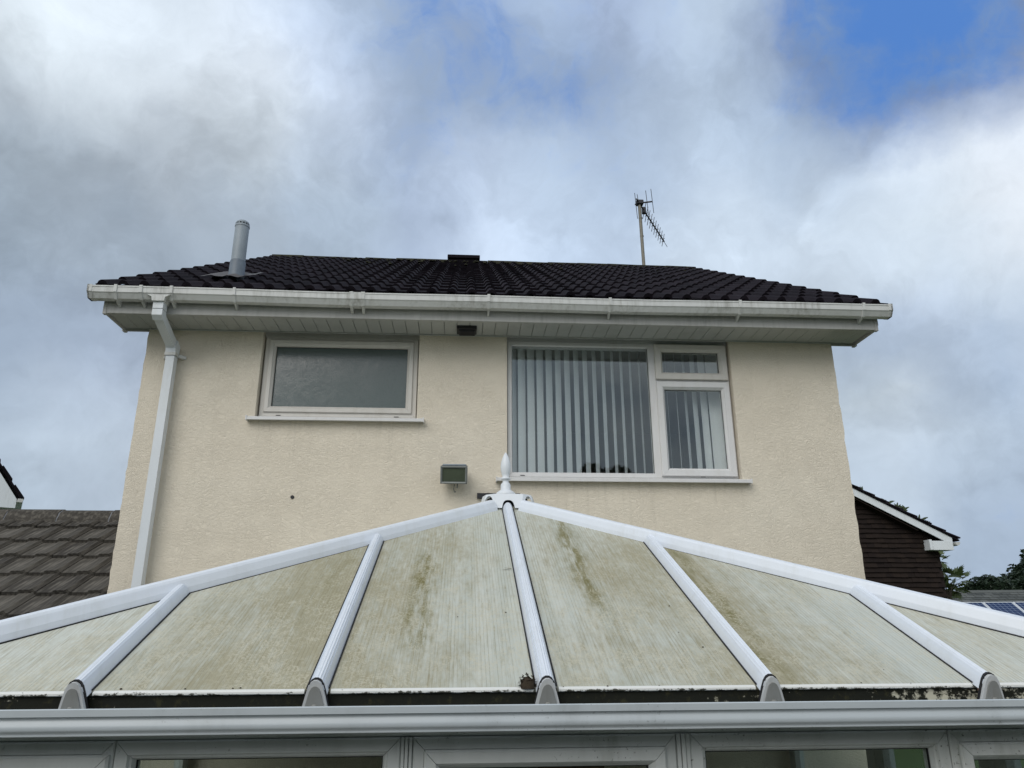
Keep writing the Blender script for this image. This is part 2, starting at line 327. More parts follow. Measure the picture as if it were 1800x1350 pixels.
def m_poly():
    """weathered multiwall polycarbonate: flutes along the slope, algae, water marks"""
    m, T = mat('polycarbonate_sheet'); p = T.obj(); x, s, _z = T.sep(p)
    seed = T.attr('seed'); q = T.vec('ADD', p, T.comb(seed, seed, 0))
    dl, dr, pale = T.attr('dirt_left'), T.attr('dirt_right'), T.attr('pale')
    u = T.math('DIVIDE', T.math('SUBTRACT', x, T.attr('x_left')), .68, clamp=True)
    fine = T.noise(T.vec('MULTIPLY', q, (85, 5, 1)), 1, 5, .7)
    wide = T.noise(T.vec('MULTIPLY', q, (16, .8, 1)), 1, 4, .6)
    mot = T.noise(T.vec('MULTIPLY', q, (44, 15, 1)), 1, 6, .72); big = T.noise(T.vec('MULTIPLY', q, (3.2, 1.3, 1)), 1, 4, .6)
    base = T.mix(T.ss(wide, .3, .7), (.455, .485, .435), (.55, .57, .515))
    base = T.mix(pale, base, (.62, .65, .60))
    lvl = T.math('ADD', dl, T.math('MULTIPLY', T.math('SUBTRACT', dr, dl), u))
    dirt = T.math('ADD', lvl, T.math('ADD', T.math('MULTIPLY', T.math('SUBTRACT', big, .5), 1.4), T.math('ADD', T.math('MULTIPLY', T.math('SUBTRACT', fine, .5), 1.1), T.math('MULTIPLY', T.math('SUBTRACT', mot, .5), 1.15))))
    dirt = T.ss(dirt, .0, .95)
    c = T.mix(T.math('MULTIPLY', dirt, .85), base, (.305, .27, .16))
    # grime in the flutes
    rib = T.math('ABSOLUTE', T.math('SINE', T.math('MULTIPLY', x, PI / .0125)))
    groove = T.ss(rib, .45, .05)
    c = T.mix(T.math('MULTIPLY', T.math('MULTIPLY', groove, T.ss(T.noise(T.vec('MULTIPLY', q, (30, .7, 1)), 1, 3), .35, .6)), .55), c, (.20, .18, .105))
    c = T.mix(T.math('MULTIPLY', T.ss(fine, .56, .72), .45), c, (.22, .195, .115))
    c = T.mix(T.math('MULTIPLY', T.ss(fine, .42, .28), .35), c, (.52, .51, .42))
    # olive algae streak
    ox, ow, o0, o1 = T.attr('algae_x'), T.attr('algae_w'), T.attr('algae_from'), T.attr('algae_to')
    xw = T.math('ADD', x, T.math('MULTIPLY', T.math('SUBTRACT', T.noise(q, 6, 4), .5), .10))
    xw = T.math('ADD', xw, T.math('MULTIPLY', T.math('SUBTRACT', s, T.math('MULTIPLY', T.math('ADD', o0, o1), .5)), T.attr('algae_lean')))
    ax = T.math('SUBTRACT', 1, T.ss(T.math('ABSOLUTE', T.math('SUBTRACT', xw, ox)), T.math('MULTIPLY', ow, .15), T.math('MULTIPLY', ow, 1.25)))
    as_ = T.math('MULTIPLY', T.ss(s, o0, T.math('ADD', o0, .35)), T.math('SUBTRACT', 1, T.ss(s, T.math('SUBTRACT', o1, .2), o1)))
    al = T.math('MULTIPLY', T.math('MULTIPLY', ax, as_), T.ss(T.noise(T.vec('MULTIPLY', q, (26, 3.2, 1)), 1, 5, .7), .36, .62))
    al = T.math('MULTIPLY', al, T.ss(T.math('ADD', T.math('MULTIPLY', mot, .4), T.math('MULTIPLY', fine, .6)), .25, .5))
    c = T.mix(T.math('MULTIPLY', al, T.attr('algae')), c, (.155, .135, .035))
    # pale wandering water marks / grazing trails
    qq = T.vec('ADD', T.vec('MULTIPLY', q, (1, .62, 1)), T.vec('SCALE', T.vec('SUBTRACT', T.noise(q, 26, 3, color=True), (.5, .5, .5)), scale=.085))
    vo = T.n('ShaderNodeTexVoronoi', feature='DISTANCE_TO_EDGE'); T.put(vo.inputs['Vector'], qq); T.put(vo.inputs['Scale'], 34)
    crack = T.math('MULTIPLY', T.ss(vo.outputs['Distance'], .11, .02), T.ss(T.noise(q, 4.5, 4, .6), .42, .6))
    crack = T.math('MULTIPLY', crack, T.ss(T.noise(q, 40, 3, .6), .38, .56))
    c = T.mix(T.math('MULTIPLY', crack, .4), c, (.50, .465, .34))
    tn = T.noise(T.vec('MULTIPLY', q, (1, .7, 1)), 30, 4, .6, 1.6)
    trail = T.math('MULTIPLY', T.ss(T.math('ABSOLUTE', T.math('SUBTRACT', tn, .5)), .045, .01), T.ss(T.noise(q, 5.5, 4, .65), .40, .56))
    trail = T.math('MULTIPLY', trail, T.ss(s, 1.9, .5))
    c = T.mix(T.math('MULTIPLY', trail, .6), c, (.54, .51, .39))
    spk = T.math('MULTIPLY', T.ss(T.noise(q, 120, 2), .70, .76), .6)
    c = T.mix(spk, c, (.08, .08, .05))
    h = T.math('ADD', T.math('MULTIPLY', rib, .4), T.math('MULTIPLY', mot, .35))
    T.out(T.bsdf(c, .5, T.bump(h, .18, .003), spec=.35)); return m
def m_mould():
    m, T = mat('mouldy_beam'); p = T.pos()
    n = T.noise(T.vec('MULTIPLY', p, (5, 5, 16)), 1, 6, .72); f = T.noise(p, 46, 5, .7); g = T.noise(p, 1.1, 3)
    k = T.math('ADD', T.math('MULTIPLY', n, .6), T.math('ADD', T.math('MULTIPLY', f, .4), T.math('MULTIPLY', T.math('SUBTRACT', g, .5), .22)))
    k = T.math('ADD', k, T.math('MULTIPLY', T.ss(T.sep(p)[0], 3.1, 4.2), .085))
    c = T.mix(T.ss(k, .62, .68), (.012, .013, .009), (.50, .48, .38))
    c = T.mix(T.math('MULTIPLY', T.ss(T.noise(p, 30, 6, .7), .52, .68), .4), c, (.06, .055, .022))
    T.out(T.bsdf(c, .8, T.bump(f, .5, .004), spec=.2)); return m
def m_trim():
    m, T = mat('drip_trim_white'); p = T.pos()
    n = T.noise(T.vec('MULTIPLY', p, (9, 9, 60)), 1, 5, .7); f = T.noise(p, 60, 4, .7); z = T.sep(p)[2]
    low = T.ss(z, -.183, -.194)
    k = T.math('ADD', T.math('MULTIPLY', T.math('ADD', n, f), .5), T.math('MULTIPLY', low, .14))
    c = T.mix(T.ss(k, .59, .66), (.74, .75, .72), (.05, .05, .035))
    T.out(T.bsdf(c, .45)); return m
def m_leaf(name, a, b):
    m, T = mat(name); n = T.noise(T.pos(), 1.7, 3); r = T.noise(T.pos(), 31, 2)
    c = T.mix(T.math('ADD', T.math('MULTIPLY', n, .6), T.math('MULTIPLY', r, .4)), a, b)
    d = T.n('ShaderNodeBsdfPrincipled'); T.put(d.inputs['Base Color'], c); d.inputs['Roughness'].default_value = .55
    t = T.n('ShaderNodeBsdfTranslucent'); T.put(t.inputs[0], c)
    mx = T.n('ShaderNodeMixShader'); mx.inputs[0].default_value = .25; T.nt.links.new(d.outputs[0], mx.inputs[1]); T.nt.links.new(t.outputs[0], mx.inputs[2])
    T.out(mx.outputs[0]); return m
def m_solar():
    m, T = mat('solar_cells'); x, y, z = T.sep(T.obj())
    def grid(v, st, wd):
        f = T.math('FRACT', T.math('DIVIDE', v, st)); return T.math('GREATER_THAN', T.math('ABSOLUTE', T.math('SUBTRACT', f, .5)), .5 - wd)
    gl = T.math('MAXIMUM', grid(x, .1575, .035), grid(y, .158, .035))
    bus = T.math('MULTIPLY', grid(x, .0525, .04), .2)
    c = T.mix(T.math('MAXIMUM', gl, bus), (.008, .018, .065), (.26, .32, .4))
    T.out(T.bsdf(c, .2, spec=.25)); return m
M = dict(
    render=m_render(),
    pvc=m_pvc('white_pvc_clean', (.72, .76, .80), .15, (.40, .40, .36), .45, 10, .28),
    bar=m_pvc('white_bar_capping', (.74, .79, .86), .3, (.42, .42, .36), .35, 12, .25),
    gutter=m_pvc('grubby_gutter_pvc', (.60, .61, .60), .6, (.16, .155, .12), .8, 16, .4),
    fascia=m_pvc('grubby_fascia_pvc', (.42, .42, .405), .6, (.15, .15, .13), .6, 18, .45),
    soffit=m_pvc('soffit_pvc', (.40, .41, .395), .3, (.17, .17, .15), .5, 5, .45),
    frame=m_pvc('window_pvc', (.66, .66, .66), .3, (.38, .34, .28), .45, 9, .35),
    frame_old=m_pvc('yellowed_window_pvc', (.60, .58, .54), .4, (.36, .32, .26), .5, 9, .4),
    cframe=m_pvc('conservatory_pvc', (.64, .67, .66), .5, (.20, .22, .17), .55, 7, .4, mould=.8),
    cgutter=m_pvc('conservatory_gutter_pvc', (.49, .54, .57), .3, (.2, .22, .22), .45, 6, .3, mould=.35),
    pipe=m_pvc('downpipe_pvc', (.66, .70, .74), .2, (.35, .34, .28), .5, 6, .35),
    roof=m_tile('brown_black_tile', (.004, .0032, .0055), (.021, .0165, .0225), .2, (.06, .055, .045), .9),
    ridge=m_tile('mossy_ridge_tile', (.014, .014, .010), (.045, .045, .027), .8, (.11, .11, .05), .9),
    gtile=m_tile('weathered_grey_tile', (.022, .020, .019), (.105, .097, .084), .4, (.17, .16, .12), .9, streak=.6),
    hung=m_tile('brown_hung_tile', (.012, .009, .009), (.030, .021, .017), .12, (.06, .06, .04), .8),
    slate=m_tile('grey_slate', (.045, .052, .053), (.15, .16, .155), .3, (.2, .2, .17), .8),
    felt=m_flat('roofing_felt', (.012, .012, .012), .95),
    flash=m_flat('dull_flashing', (.075, .072, .075), .7, 0, .5, 14, .3),
    lead=m_flat('grey_lead', (.16, .17, .19), .6, 0, .5, 14, .35),
    steel=m_flat('flue_grey', (.235, .275, .31), .5, 0, .2, 8, .05),
    steel2=m_flat('flue_collar_grey', (.12, .15, .185), .5, 0, .5, 10, .1),
    black=m_flat('black_plastic', (.012, .012, .016), .4),
    gasket=m_flat('black_gasket', (.01, .01, .012), .7, bump=0),
    mast=m_flat('weathered_mast', (.20, .19, .16), .6, .2, .5, 20),
    alu=m_flat('dark_aerial_metal', (.035, .035, .04), .5, .3),
    lampgrey=m_flat('lamp_grey_metal', (.17, .185, .18), .5, .2, .3, 30),
    lampglass=m_flat('lamp_lens', (.07, .085, .06), .12, 0, .3, 14, .02, .7),
    capwhite=m_pvc('end_cap_rim', (.56, .575, .58), .5, (.12, .11, .08), .7, 12, .45),
    capgrey=m_pvc('end_cap_grey', (.24, .245, .235), .6, (.10, .09, .06), .8, 12, .5),
    slat=m_flat('blind_fabric', (.88, .91, .90), .8, 0, .06, 3, .05),
    room=m_flat('room_plaster', (.42, .43, .42), .9, 0, .1, 2, 0),
    room_cream=m_flat('inner_cream_wall', (.30, .27, .20), .9, 0, .15, 2, 0),
    dark=m_flat('dark_interior', (.03, .03, .03), .9, 0, .2, 2, 0),
    glass=m_glass('clear_glass', (.955, .97, .97), .065), cglass=m_glass('conservatory_glass', (.92, .95, .94), .06),
    frost=m_frost(), poly=m_poly(), mould=m_mould(), trim=m_trim(),
    moss=m_flat('moss_brown', (.035, .025, .014), .95, 0, .6, 60, .5),
    leafbrown=m_flat('dry_leaf', (.22, .21, .15), .8),
    fern=m_leaf('fern_green', (.03, .05, .02), (.08, .11, .04)),
    tree=m_leaf('dark_tree_green', (.010, .022, .014), (.035, .06, .03)),
    shrub=m_leaf('shrub_green', (.035, .06, .02), (.13, .17, .06)),
    bark=m_flat('bark', (.06, .05, .04), .9, 0, .4, 30, .4),
    brick=m_flat('red_brown_brick', (.20, .11, .08), .9, 0, .3, 9, .2),
    lawn=m_flat('lawn_green', (.05, .085, .025), .9, 0, .4, 7, .5),
    patio=m_flat('patio_paving', (.22, .21, .19), .9, 0, .25, 4, .3),
    solar=m_solar(), wood=m_flat('wood_brown', (.16, .09, .04), .6), floor=m_flat('inner_floor', (.16, .14, .12), .6),
)

# ================================================================== SETTING
g = MB(); g.add([(-400, -400, GROUND), (400, -400, GROUND), (400, 400, GROUND), (-400, 400, GROUND)], [(0, 1, 2, 3)])
struct(obj('ground', g, M['lawn']))
g = MB(); g.box(-1.5, 7.5, -6.2, -3.29, GROUND - .1, GROUND + .03)
struct(obj('patio', g, M['patio']))

# ================================================================== HOUSE
W, WT, RIDGE_Y, BACK = 5.6, 2.262, 4.05, 8.1
house = thing('house', 'cream rendered two storey house with dark tiled roof behind the conservatory', 'house', (2.8, 4.0, GROUND))
holes = [(.896, 2.143, 1.505, WT), (2.856, 4.714, 1.047, WT)]
mb = MB()
xs = sorted({0, W, *[h[0] for h in holes], *[h[1] for h in holes], .3, .6, 2.5, 5.2, 5.4})
zs = sorted({GROUND, WT, *[h[2] for h in holes], *[round(-.4 + .045 * i, 4) for i in range(59)]})
zs = [z for z in zs if z <= WT]
def wob(z, k): return (mnoise.noise(Vector((z * 9, k, 0))) * .009 + mnoise.noise(Vector((z * 31, k, 5))) * .005) if GROUND < z else 0
idx = {}
def wv(x, z):
    if (x, z) not in idx:
        xx = x + (wob(z, 1) if x == 0 else wob(z, 7) if x == W else 0)
        idx[(x, z)] = len(mb.v); mb.v.append((xx, 0, z))
    return idx[(x, z)]
for i in range(len(xs) - 1):
    for k in range(len(zs) - 1):
        cx, cz = (xs[i] + xs[i + 1]) / 2, (zs[k] + zs[k + 1]) / 2
        if any(h[0] < cx < h[1] and h[2] < cz < h[3] for h in holes): continue
        mb.f.append([wv(xs[i], zs[k]), wv(xs[i + 1], zs[k]), wv(xs[i + 1], zs[k + 1]), wv(xs[i], zs[k + 1])]); mb.smooth.append(False)
for h in holes:                      # reveals
    D = .30
    mb.add([(h[0], 0, h[2]), (h[0], D, h[2]), (h[0], D, h[3]), (h[0], 0, h[3])], [(0, 1, 2, 3)])
    mb.add([(h[1], 0, h[2]), (h[1], D, h[2]), (h[1], D, h[3]), (h[1], 0, h[3])], [(0, 1, 2, 3)])
    mb.add([(h[0], 0, h[2]), (h[1], 0, h[2]), (h[1], D, h[2]), (h[0], D, h[2])], [(0, 1, 2, 3)])
for x, k in ((0, 1), (W, 7)):         # side walls, sharing the wandering corner
    for a, b in zip(zs[:-1], zs[1:]):
        xa, xb = x + wob(a, k), x + wob(b, k)
        mb.add([(xa, 0, a), (xa, BACK, a), (xb, BACK, b), (xb, 0, b)], [(0, 1, 2, 3)])
    mb.add([(x, 0, WT), (x, BACK, WT), (x, RIDGE_Y, WT + RIDGE_Y * math.tan(R(30)) + .1)], [(0, 1, 2)])
mb.add([(0, BACK, GROUND), (W, BACK, GROUND), (W, BACK, WT), (0, BACK, WT)], [(0, 1, 2, 3)])
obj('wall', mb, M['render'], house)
# rooms behind the two windows
def room(x0, x1, y0, y1, z0, z1, m, name='inner_room', par=None, ceil=True):
    b = MB()
    b.add([(x0, y0, z0), (x1, y0, z0), (x1, y1, z0), (x0, y1, z0), (x0, y0, z1), (x1, y0, z1), (x1, y1, z1), (x0, y1, z1)],
          [(0, 1, 2, 3), (3, 2, 6, 7), (0, 3, 7, 4), (1, 5, 6, 2)] + ([(4, 7, 6, 5)] if ceil else []))
    return obj(name, b, m, par or house)
room(2.6, 5.3, .301, 3.4, -.1, 2.30, M['room'])
room(.4, 2.4, .301, 2.4, -.1, 2.30, M['dark'])

# ---- roof
PITCH = R(30); C30, S30 = math.cos(PITCH), math.sin(PITCH)
XL, XR, EY, EZ = -.2486, 5.8823, -.42, 2.4485
SL = (RIDGE_Y - EY) / C30
mb = MB(); o_ = .058
for sgn in (1, -1):
    def Y(y): return y if sgn > 0 else 2 * RIDGE_Y - y
    a = (EY + .06, EZ + .06 * S30 / C30 - o_); b = (RIDGE_Y, EZ + SL * S30 - o_)
    vs = [(x, Y(a[0]), a[1] + d) for d in (0, -.02) for x in (XL + .03, XR - .03)] + [(x, Y(b[0]), b[1] + d) for d in (0, -.02) for x in (XL + .03, XR - .03)]
    mb.add(vs, [(0, 1, 5, 4), (2, 3, 7, 6), (0, 1, 3, 2), (0, 4, 6, 2), (1, 5, 7, 3)])
roof = obj('roof', mb, M['felt'], house)
# double roll tile: two pans, two rolls, lower edge thick
TW, COURSES, NT_ = (XR - XL) / 20, 16, 20
GA = SL / COURSES
def tile_mesh(wd, ln, prof, th, name, m):
    """tile in local space: x across, y up the slope (0 = lower edge), z off the roof; prof: (x, height)"""
    b = MB(); n = len(prof)
    vs = []
    for (yy, lift) in ((0, th), (ln, 0.004)):
        vs += [(px, yy, h + lift) for px, h in prof]
    b.add(vs, [(i, i + 1, n + i + 1, n + i) for i in range(n - 1)], True)
    lo = [(px, 0.002, h - .004) for px, h in prof]
    b.add(vs[:n] + lo, [(i, i + 1, n + i + 1, n + i) for i in range(n - 1)])
    for k in (0, n - 1):
        b.add([vs[k], vs[n + k], (vs[n + k][0], ln, vs[n + k][2] - th), (vs[k][0], 0.002, vs[k][2] - th - .004)], [(0, 1, 2, 3)])
    b.add([lo[0], lo[-1], (prof[-1][0], ln, -.016), (prof[0][0], ln, -.016)], [(0, 1, 2, 3)])
    return b.mesh(name, m)
prof = []
for r in range(2):
    x0 = r * TW / 2
    prof += [(x0 + .001, .004 if r == 0 else 0.0), (x0 + TW * .02, 0.002)]
    for k in range(6):
        t = k / 5; prof.append((x0 + TW * (.03 + .26 * t), .034 * math.sin(PI * t) ** .6 if 0 < k < 5 else .001))
prof.append((TW - .001, 0))
tm = tile_mesh(TW, GA + .07, prof, .026, 'roof_tile', M['roof'])
def roof_M(s, x): return plane_pt((x, EY + s * C30, EZ - .048 + s * S30), PITCH)
top_mb = MB()
for c in range(COURSES):
    for k in range(NT_):
        Mx = roof_M(c * GA + rnd.uniform(-.006, .006), XL + k * TW + rnd.uniform(-.002, .002)) @ Matrix.Rotation(rnd.uniform(-.006, .006), 4, 'Z') @ Matrix.Rotation(rnd.uniform(-.006, .006), 4, 'X')
        if c < 15: obj('roof_tile', tm, None, roof, Mx)
        else: top_mb.add([v.co[:] for v in tm.vertices], [p.vertices[:] for p in tm.polygons], False, Mx)
stuff(obj('top_course_tiles', top_mb, M['roof'], roof))
# rear slope kept as one plain sheet of courses (out of sight)
RZ = EZ + SL * S30
rl = (XR - XL) / 14
rm = MB(); pr = [(-.135, -.062), (-.125, -.02), (-.09, .028), (-.04, .052), (0, .058), (.04, .052), (.09, .028), (.125, -.02), (.135, -.062)]
n = len(pr)
rm.add([(0, a, b) for a, b in pr] + [(rl - .006, a * .97, b - .004) for a, b in pr], [(i, i + 1, n + i + 1, n + i) for i in range(n - 1)] + [list(range(n)), list(range(n, 2 * n))], False)
rme = rm.mesh('ridge_tile', M['ridge'])
for k in range(14):
    x = XL + k * rl
    obj('ridge_tile', rme, None, roof, TR(x, RIDGE_Y, RZ - .062 + rnd.uniform(-.006, .006)) @ Matrix.Rotation(rnd.uniform(-.012, .012), 4, 'Y'))
b = MB(); b.bbox(2.235, 2.70, RIDGE_Y - .16, RIDGE_Y + .16, RZ - .04, RZ + .014, .01); b.box(2.26, 2.675, RIDGE_Y - .13, RIDGE_Y + .13, RZ - .09, RZ - .03)
obj('ridge_vent', b, M['roof'], roof)
b = MB()                                # moss cushions along the ridge and between courses
for k in range(150):
    x = rnd.uniform(XL + .1, XR - .1); s = SL - rnd.uniform(.12, .2) if k < 110 else SL - rnd.uniform(.2, 1.6)
    q = roof_M(s, x) @ Vector((0, 0, .03)); r = rnd.uniform(.012, .032)
    b.lathe([(r, 0), (r * .8, r * .5), (r * .3, r * .75)], 6, TR(*q))
stuff(obj('moss', b, M['ridge'], roof))
for x in (XL + .04, XR - .06):            # verge boards under the tiles, one for each slope
    for sg in (1, -1):
        b = MB(); a, c = (EY + .1, EZ + .1 * S30 / C30 - .08), (RIDGE_Y, RZ - .08)
        yy = [a[0], c[0]] if sg > 0 else [2 * RIDGE_Y - a[0], c[0]]
        b.add([(xx, yy[i], (a, c)[i][1] - d) for xx in (x, x + .02) for i in (0, 1) for d in (0, .15)], [(0, 1, 3, 2), (4, 5, 7, 6), (0, 2, 6, 4), (1, 3, 7, 5), (0, 1, 5, 4), (2, 3, 7, 6)])
        obj('bargeboard', b, M['fascia'], house)

# ---- eaves: fascia, soffit planks
FX0, FX1, FY, SZ = -.20, 5.815, -.345, 2.243
for x0, x1 in ((FX0, 2.128), (2.131, FX1)):
    b = MB(); b.bbox(x0, x1, FY, FY + .018, SZ - .016, 2.415, .003); b.box(x0, x1, FY + .018, FY + .034, SZ - .016, SZ - .003)
    f_ = obj('fascia_board', b, M['fascia'], house)
b = MB(); b.bbox(2.115, 2.165, FY - .005, FY - .0005, SZ - .018, 2.41, .002); obj('joint_strip', b, M['fascia'], f_)
for x in (FX0, FX1 - .016):               # box ends
    b = MB(); b.add([(xx, y, z) for xx in (x, x + .016) for y, z in ((FY + .019, SZ - .014), (.03, SZ - .014), (.03, 2.66), (FY + .019, 2.42))], [(0, 1, 2, 3), (4, 5, 6, 7), (0, 1, 5, 4), (1, 2, 6, 5), (2, 3, 7, 6), (3, 0, 4, 7)])
    b.box(x - .004, x + .02, -.01, .034, SZ - .024, SZ + .05); b.box(x - .004, x + .02, FY - .004, FY + .03, SZ - .022, 2.40)
    obj('box_end', b, M['fascia'], house)
for x0, x1 in ((FX0 + .01, -.004), (W + .004, FX1 - .01)):
    b = MB(); b.box(x0, x1, .006, .022, SZ - .018, SZ + .05); obj('soffit_end_trim', b, M['fascia'], house)
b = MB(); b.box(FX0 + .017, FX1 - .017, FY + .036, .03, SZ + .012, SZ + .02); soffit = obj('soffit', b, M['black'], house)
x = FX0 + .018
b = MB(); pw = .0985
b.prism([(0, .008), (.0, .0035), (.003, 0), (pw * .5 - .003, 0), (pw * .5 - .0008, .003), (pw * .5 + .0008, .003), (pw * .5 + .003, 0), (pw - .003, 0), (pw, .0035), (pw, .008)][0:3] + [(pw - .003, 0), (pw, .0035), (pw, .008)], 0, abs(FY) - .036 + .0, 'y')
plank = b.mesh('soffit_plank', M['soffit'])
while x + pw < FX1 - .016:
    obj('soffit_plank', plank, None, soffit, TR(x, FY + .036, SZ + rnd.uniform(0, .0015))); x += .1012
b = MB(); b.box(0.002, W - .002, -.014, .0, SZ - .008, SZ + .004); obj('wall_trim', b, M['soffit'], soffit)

# ---- gutter
GX0, GX1 = -.283, 5.893
outer = [(-.352, 2.398), (-.356, 2.325), (-.375, 2.311), (-.430, 2.311), (-.452, 2.345), (-.460, 2.352), (-.462, 2.402)]
inner = [(-.456, 2.402), (-.455, 2.355), (-.447, 2.349), (-.426, 2.317), (-.378, 2.317), (-.361, 2.328), (-.358, 2.398)]
def sag(x): return -.011 * (1 - ((x - 2.8) / 3.1) ** 2) + .0025 * math.sin(x * 2.9)
def long_prism(b, prof, x0, x1, f, n=40):
    m = len(prof); vs = []
    for i in range(n + 1):
        x = x0 + (x1 - x0) * i / n; vs += [(x, y, z + f(x)) for y, z in prof]
    b.add(vs, [(i * m + k, i * m + (k + 1) % m, (i + 1) * m + (k + 1) % m, (i + 1) * m + k) for i in range(n) for k in range(m)] + [list(range(m))[::-1], list(range(n * m, n * m + m))])
b = MB(); long_prism(b, outer + inner, GX0, GX1, sag); long_prism(b, [(-.462, 2.402), (-.4655, 2.402), (-.4655, 2.392), (-.462, 2.390)], GX0, GX1, sag)
gut = obj('gutter', b, M['gutter'], house)
def grow(p, d): return [(-.407 + (y + .407) * (1 + d / .055), 2.357 + (z - 2.357) * (1 + d / .046)) for y, z in p]
def strap(x0, x1, d=.008, arm=True, name='gutter_bracket'):
    b = MB(); o2 = grow(outer, d); b.prism(o2 + outer[::-1], x0, x1)
    b.prism([(-.470, 2.404), (-.470, 2.396), (-.455, 2.396), (-.45, 2.407), (-.462, 2.410)], x0, x1)
    if arm: b.prism([(-.345, 2.335), (-.345, 2.275), (-.352, 2.275), (-.43, 2.306), (-.43, 2.311), (-.36, 2.316)], x0 + .004, x1 - .004)
    return obj(name, b, M['gutter'], gut, TR(0, 0, sag(x0)))
for x in (-.083, 2.69, 3.63, 4.66, 5.66): strap(x - .011, x + .011, arm=True)
for x in (.10, .32): strap(x - .012, x + .012, .007)
strap(.77, .79)
for x in (1.648, 1.735): strap(x - .014, x + .014, .006)
b = MB(); b.prism(grow(outer, .003) + outer[::-1], 1.662, 1.721); obj('gutter_union', b, M['gutter'], gut, TR(0, 0, sag(1.69)))
for x0 in (GX0 - .004, GX1 - .010):
    b = MB(); b.prism(grow(outer, .004), x0, x0 + .014); b.prism(grow(outer, .004) + outer[::-1], x0, x0 + .035) if x0 < 0 else b.prism(grow(outer, .004) + outer[::-1], x0 - .021, x0 + .014)
    obj('stop_end', b, M['gutter'], gut)
# ---- downpipe
DX = .236
def sq_sweep(b, pts, hw, hy):
    """rectangular pipe along points (y,z) in the plane x = DX"""
    n = len(pts); vs = []
    for i, p in enumerate(pts):
        a, c = pts[max(i - 1, 0)], pts[min(i + 1, n - 1)]
        t = Vector((c[0] - a[0], c[1] - a[1])).normalized(); nm = Vector((t.y, -t.x))
        k = 1.0
        if 0 < i < n - 1:
            t1 = Vector((p[0] - a[0], p[1] - a[1])).normalized(); k = 1 / max(.6, t1.dot(t))
        for sx, sn in ((-1, -1), (1, -1), (1, 1), (-1, 1)):
            vs.append((DX + sx * hw, p[0] + nm.x * sn * hy * k, p[1] + nm.y * sn * hy * k))
    b.add(vs, [(4 * i + k, 4 * i + (k + 1) % 4, 4 * i + 4 + (k + 1) % 4, 4 * i + 4 + k) for i in range(n - 1) for k in range(4)] + [(0, 1, 2, 3), (4 * n - 4, 4 * n - 3, 4 * n - 2, 4 * n - 1)])
b = MB(); sq_sweep(b, [(-.075, 2.035), (-.075, GROUND + .15)], .0325, .0325); dp = obj('downpipe', b, M['pipe'], house)
b = MB(); b.prism([(DX - .085, 2.335), (DX - .05, 2.318), (DX - .043, 2.285), (DX + .043, 2.285), (DX + .05, 2.318), (DX + .085, 2.335)], -.466, -.362, 'y'); obj('outlet', b, M['gutter'], dp)
b = MB(); sq_sweep(b, [(-.412, 2.30), (-.412, 2.232)], .037, .037); obj('upper_bend', b, M['pipe'], dp)
b = MB(); sq_sweep(b, [(-.412, 2.226), (-.412, 2.196), (-.39, 2.178)], .037, .037); obj('bend_socket', b, M['pipe'], dp)
b = MB(); sq_sweep(b, [(-.395, 2.186), (-.095, 2.068)], .0325, .0325); obj('swan_neck', b, M['pipe'], dp)
b = MB(); sq_sweep(b, [(-.11, 2.080), (-.075, 2.060), (-.075, 1.985)], .0375, .0375); obj('lower_bend', b, M['pipe'], dp)
for z in (1.998, .2):
    b = MB(); sq_sweep(b, [(-.075, z + .013), (-.075, z - .013)], .041, .041)
    for sx in (-1, 1): b.prism([(DX + sx * .04, -.05), (DX + sx * .05, -.055), (DX + sx * .085, -.012), (DX + sx * .085, 0.004), (DX + sx * .06, 0.004)], z - .012, z + .012, 'z')
    c = obj('pipe_clip', b, M['gutter'], dp)

# ---- windows
def pane(name, x0, x1, z0, z1, y, m, par):
    b = MB(); b.box(x0 - .006, x1 + .006, y, y + .006, z0 - .006, z1 + .006); return obj(name, b, m, par)
def gasket(x0, x1, z0, z1, y, par):
    b = MB(); b.ring(x0 - .004, x1 + .004, z0 - .004, z1 + .004, [(0, y - .004), (.006, y - .004), (.006, y + .003), (0, y + .003)], 0); return obj('glazing_gasket', b, M['gasket'], par)
def sash_prof(wd, y0, y1, ch=.018):
    """chamfered bead towards the glass"""
    return [(0, y1), (0, y0 + .004), (.004, y0), (wd - ch, y0), (wd - ch + .002, y0 + .004), (wd, y0 + .02), (wd, y1)]
wl = MB(); wl.ring(.908, 2.133, 1.549, 2.222, [(0, .13), (0, .058), (.004, .055), (.038, .055), (.038, .13)])
win = obj('window', wl, M['frame_old'], house)
b = MB(); b.ring(.943, 2.098, 1.584, 2.190, sash_prof(.050, .040, .12)); sash = obj('window_sash', b, M['frame_old'], win)
b = MB(); b.box(.898, 2.141, .057, .125, 2.2215, 2.256); obj('head_trim', b, M['frame_old'], win)
pane('frosted_pane', .993, 2.048, 1.634, 2.140, .085, M['frost'], win); gasket(.993, 2.048, 1.634, 2.140, .085, win)
def sill(x0, x1, z, par):
    b = MB(); b.prism([(-.062, z), (-.062, z + .022), (-.056, z + .026), (.06, z + .052), (.30, z + .052), (.30, z + .018), (-.04, z + .008), (-.048, z)], x0, x1)
    b.box(x0 - .005, x0 + .004, -.065, .0, z - .004, z + .032); b.box(x1 - .004, x1 + .005, -.065, .0, z - .004, z + .032)
    return obj('window_sill', b, M['frame'], par)
sl_ = sill(.850, 2.199, 1.494, win)
b = MB()
for x in (1.06, 1.98): b.box(x - .018, x + .018, .052, .056, 1.556, 1.561)
obj('drain_slot', b, M['black'], win)
wr = MB(); wr.ring(2.862, 4.708, 1.088, 2.226, [(0, .13), (0, .058), (.004, .055), (.034, .055), (.040, .070), (.040, .13)])
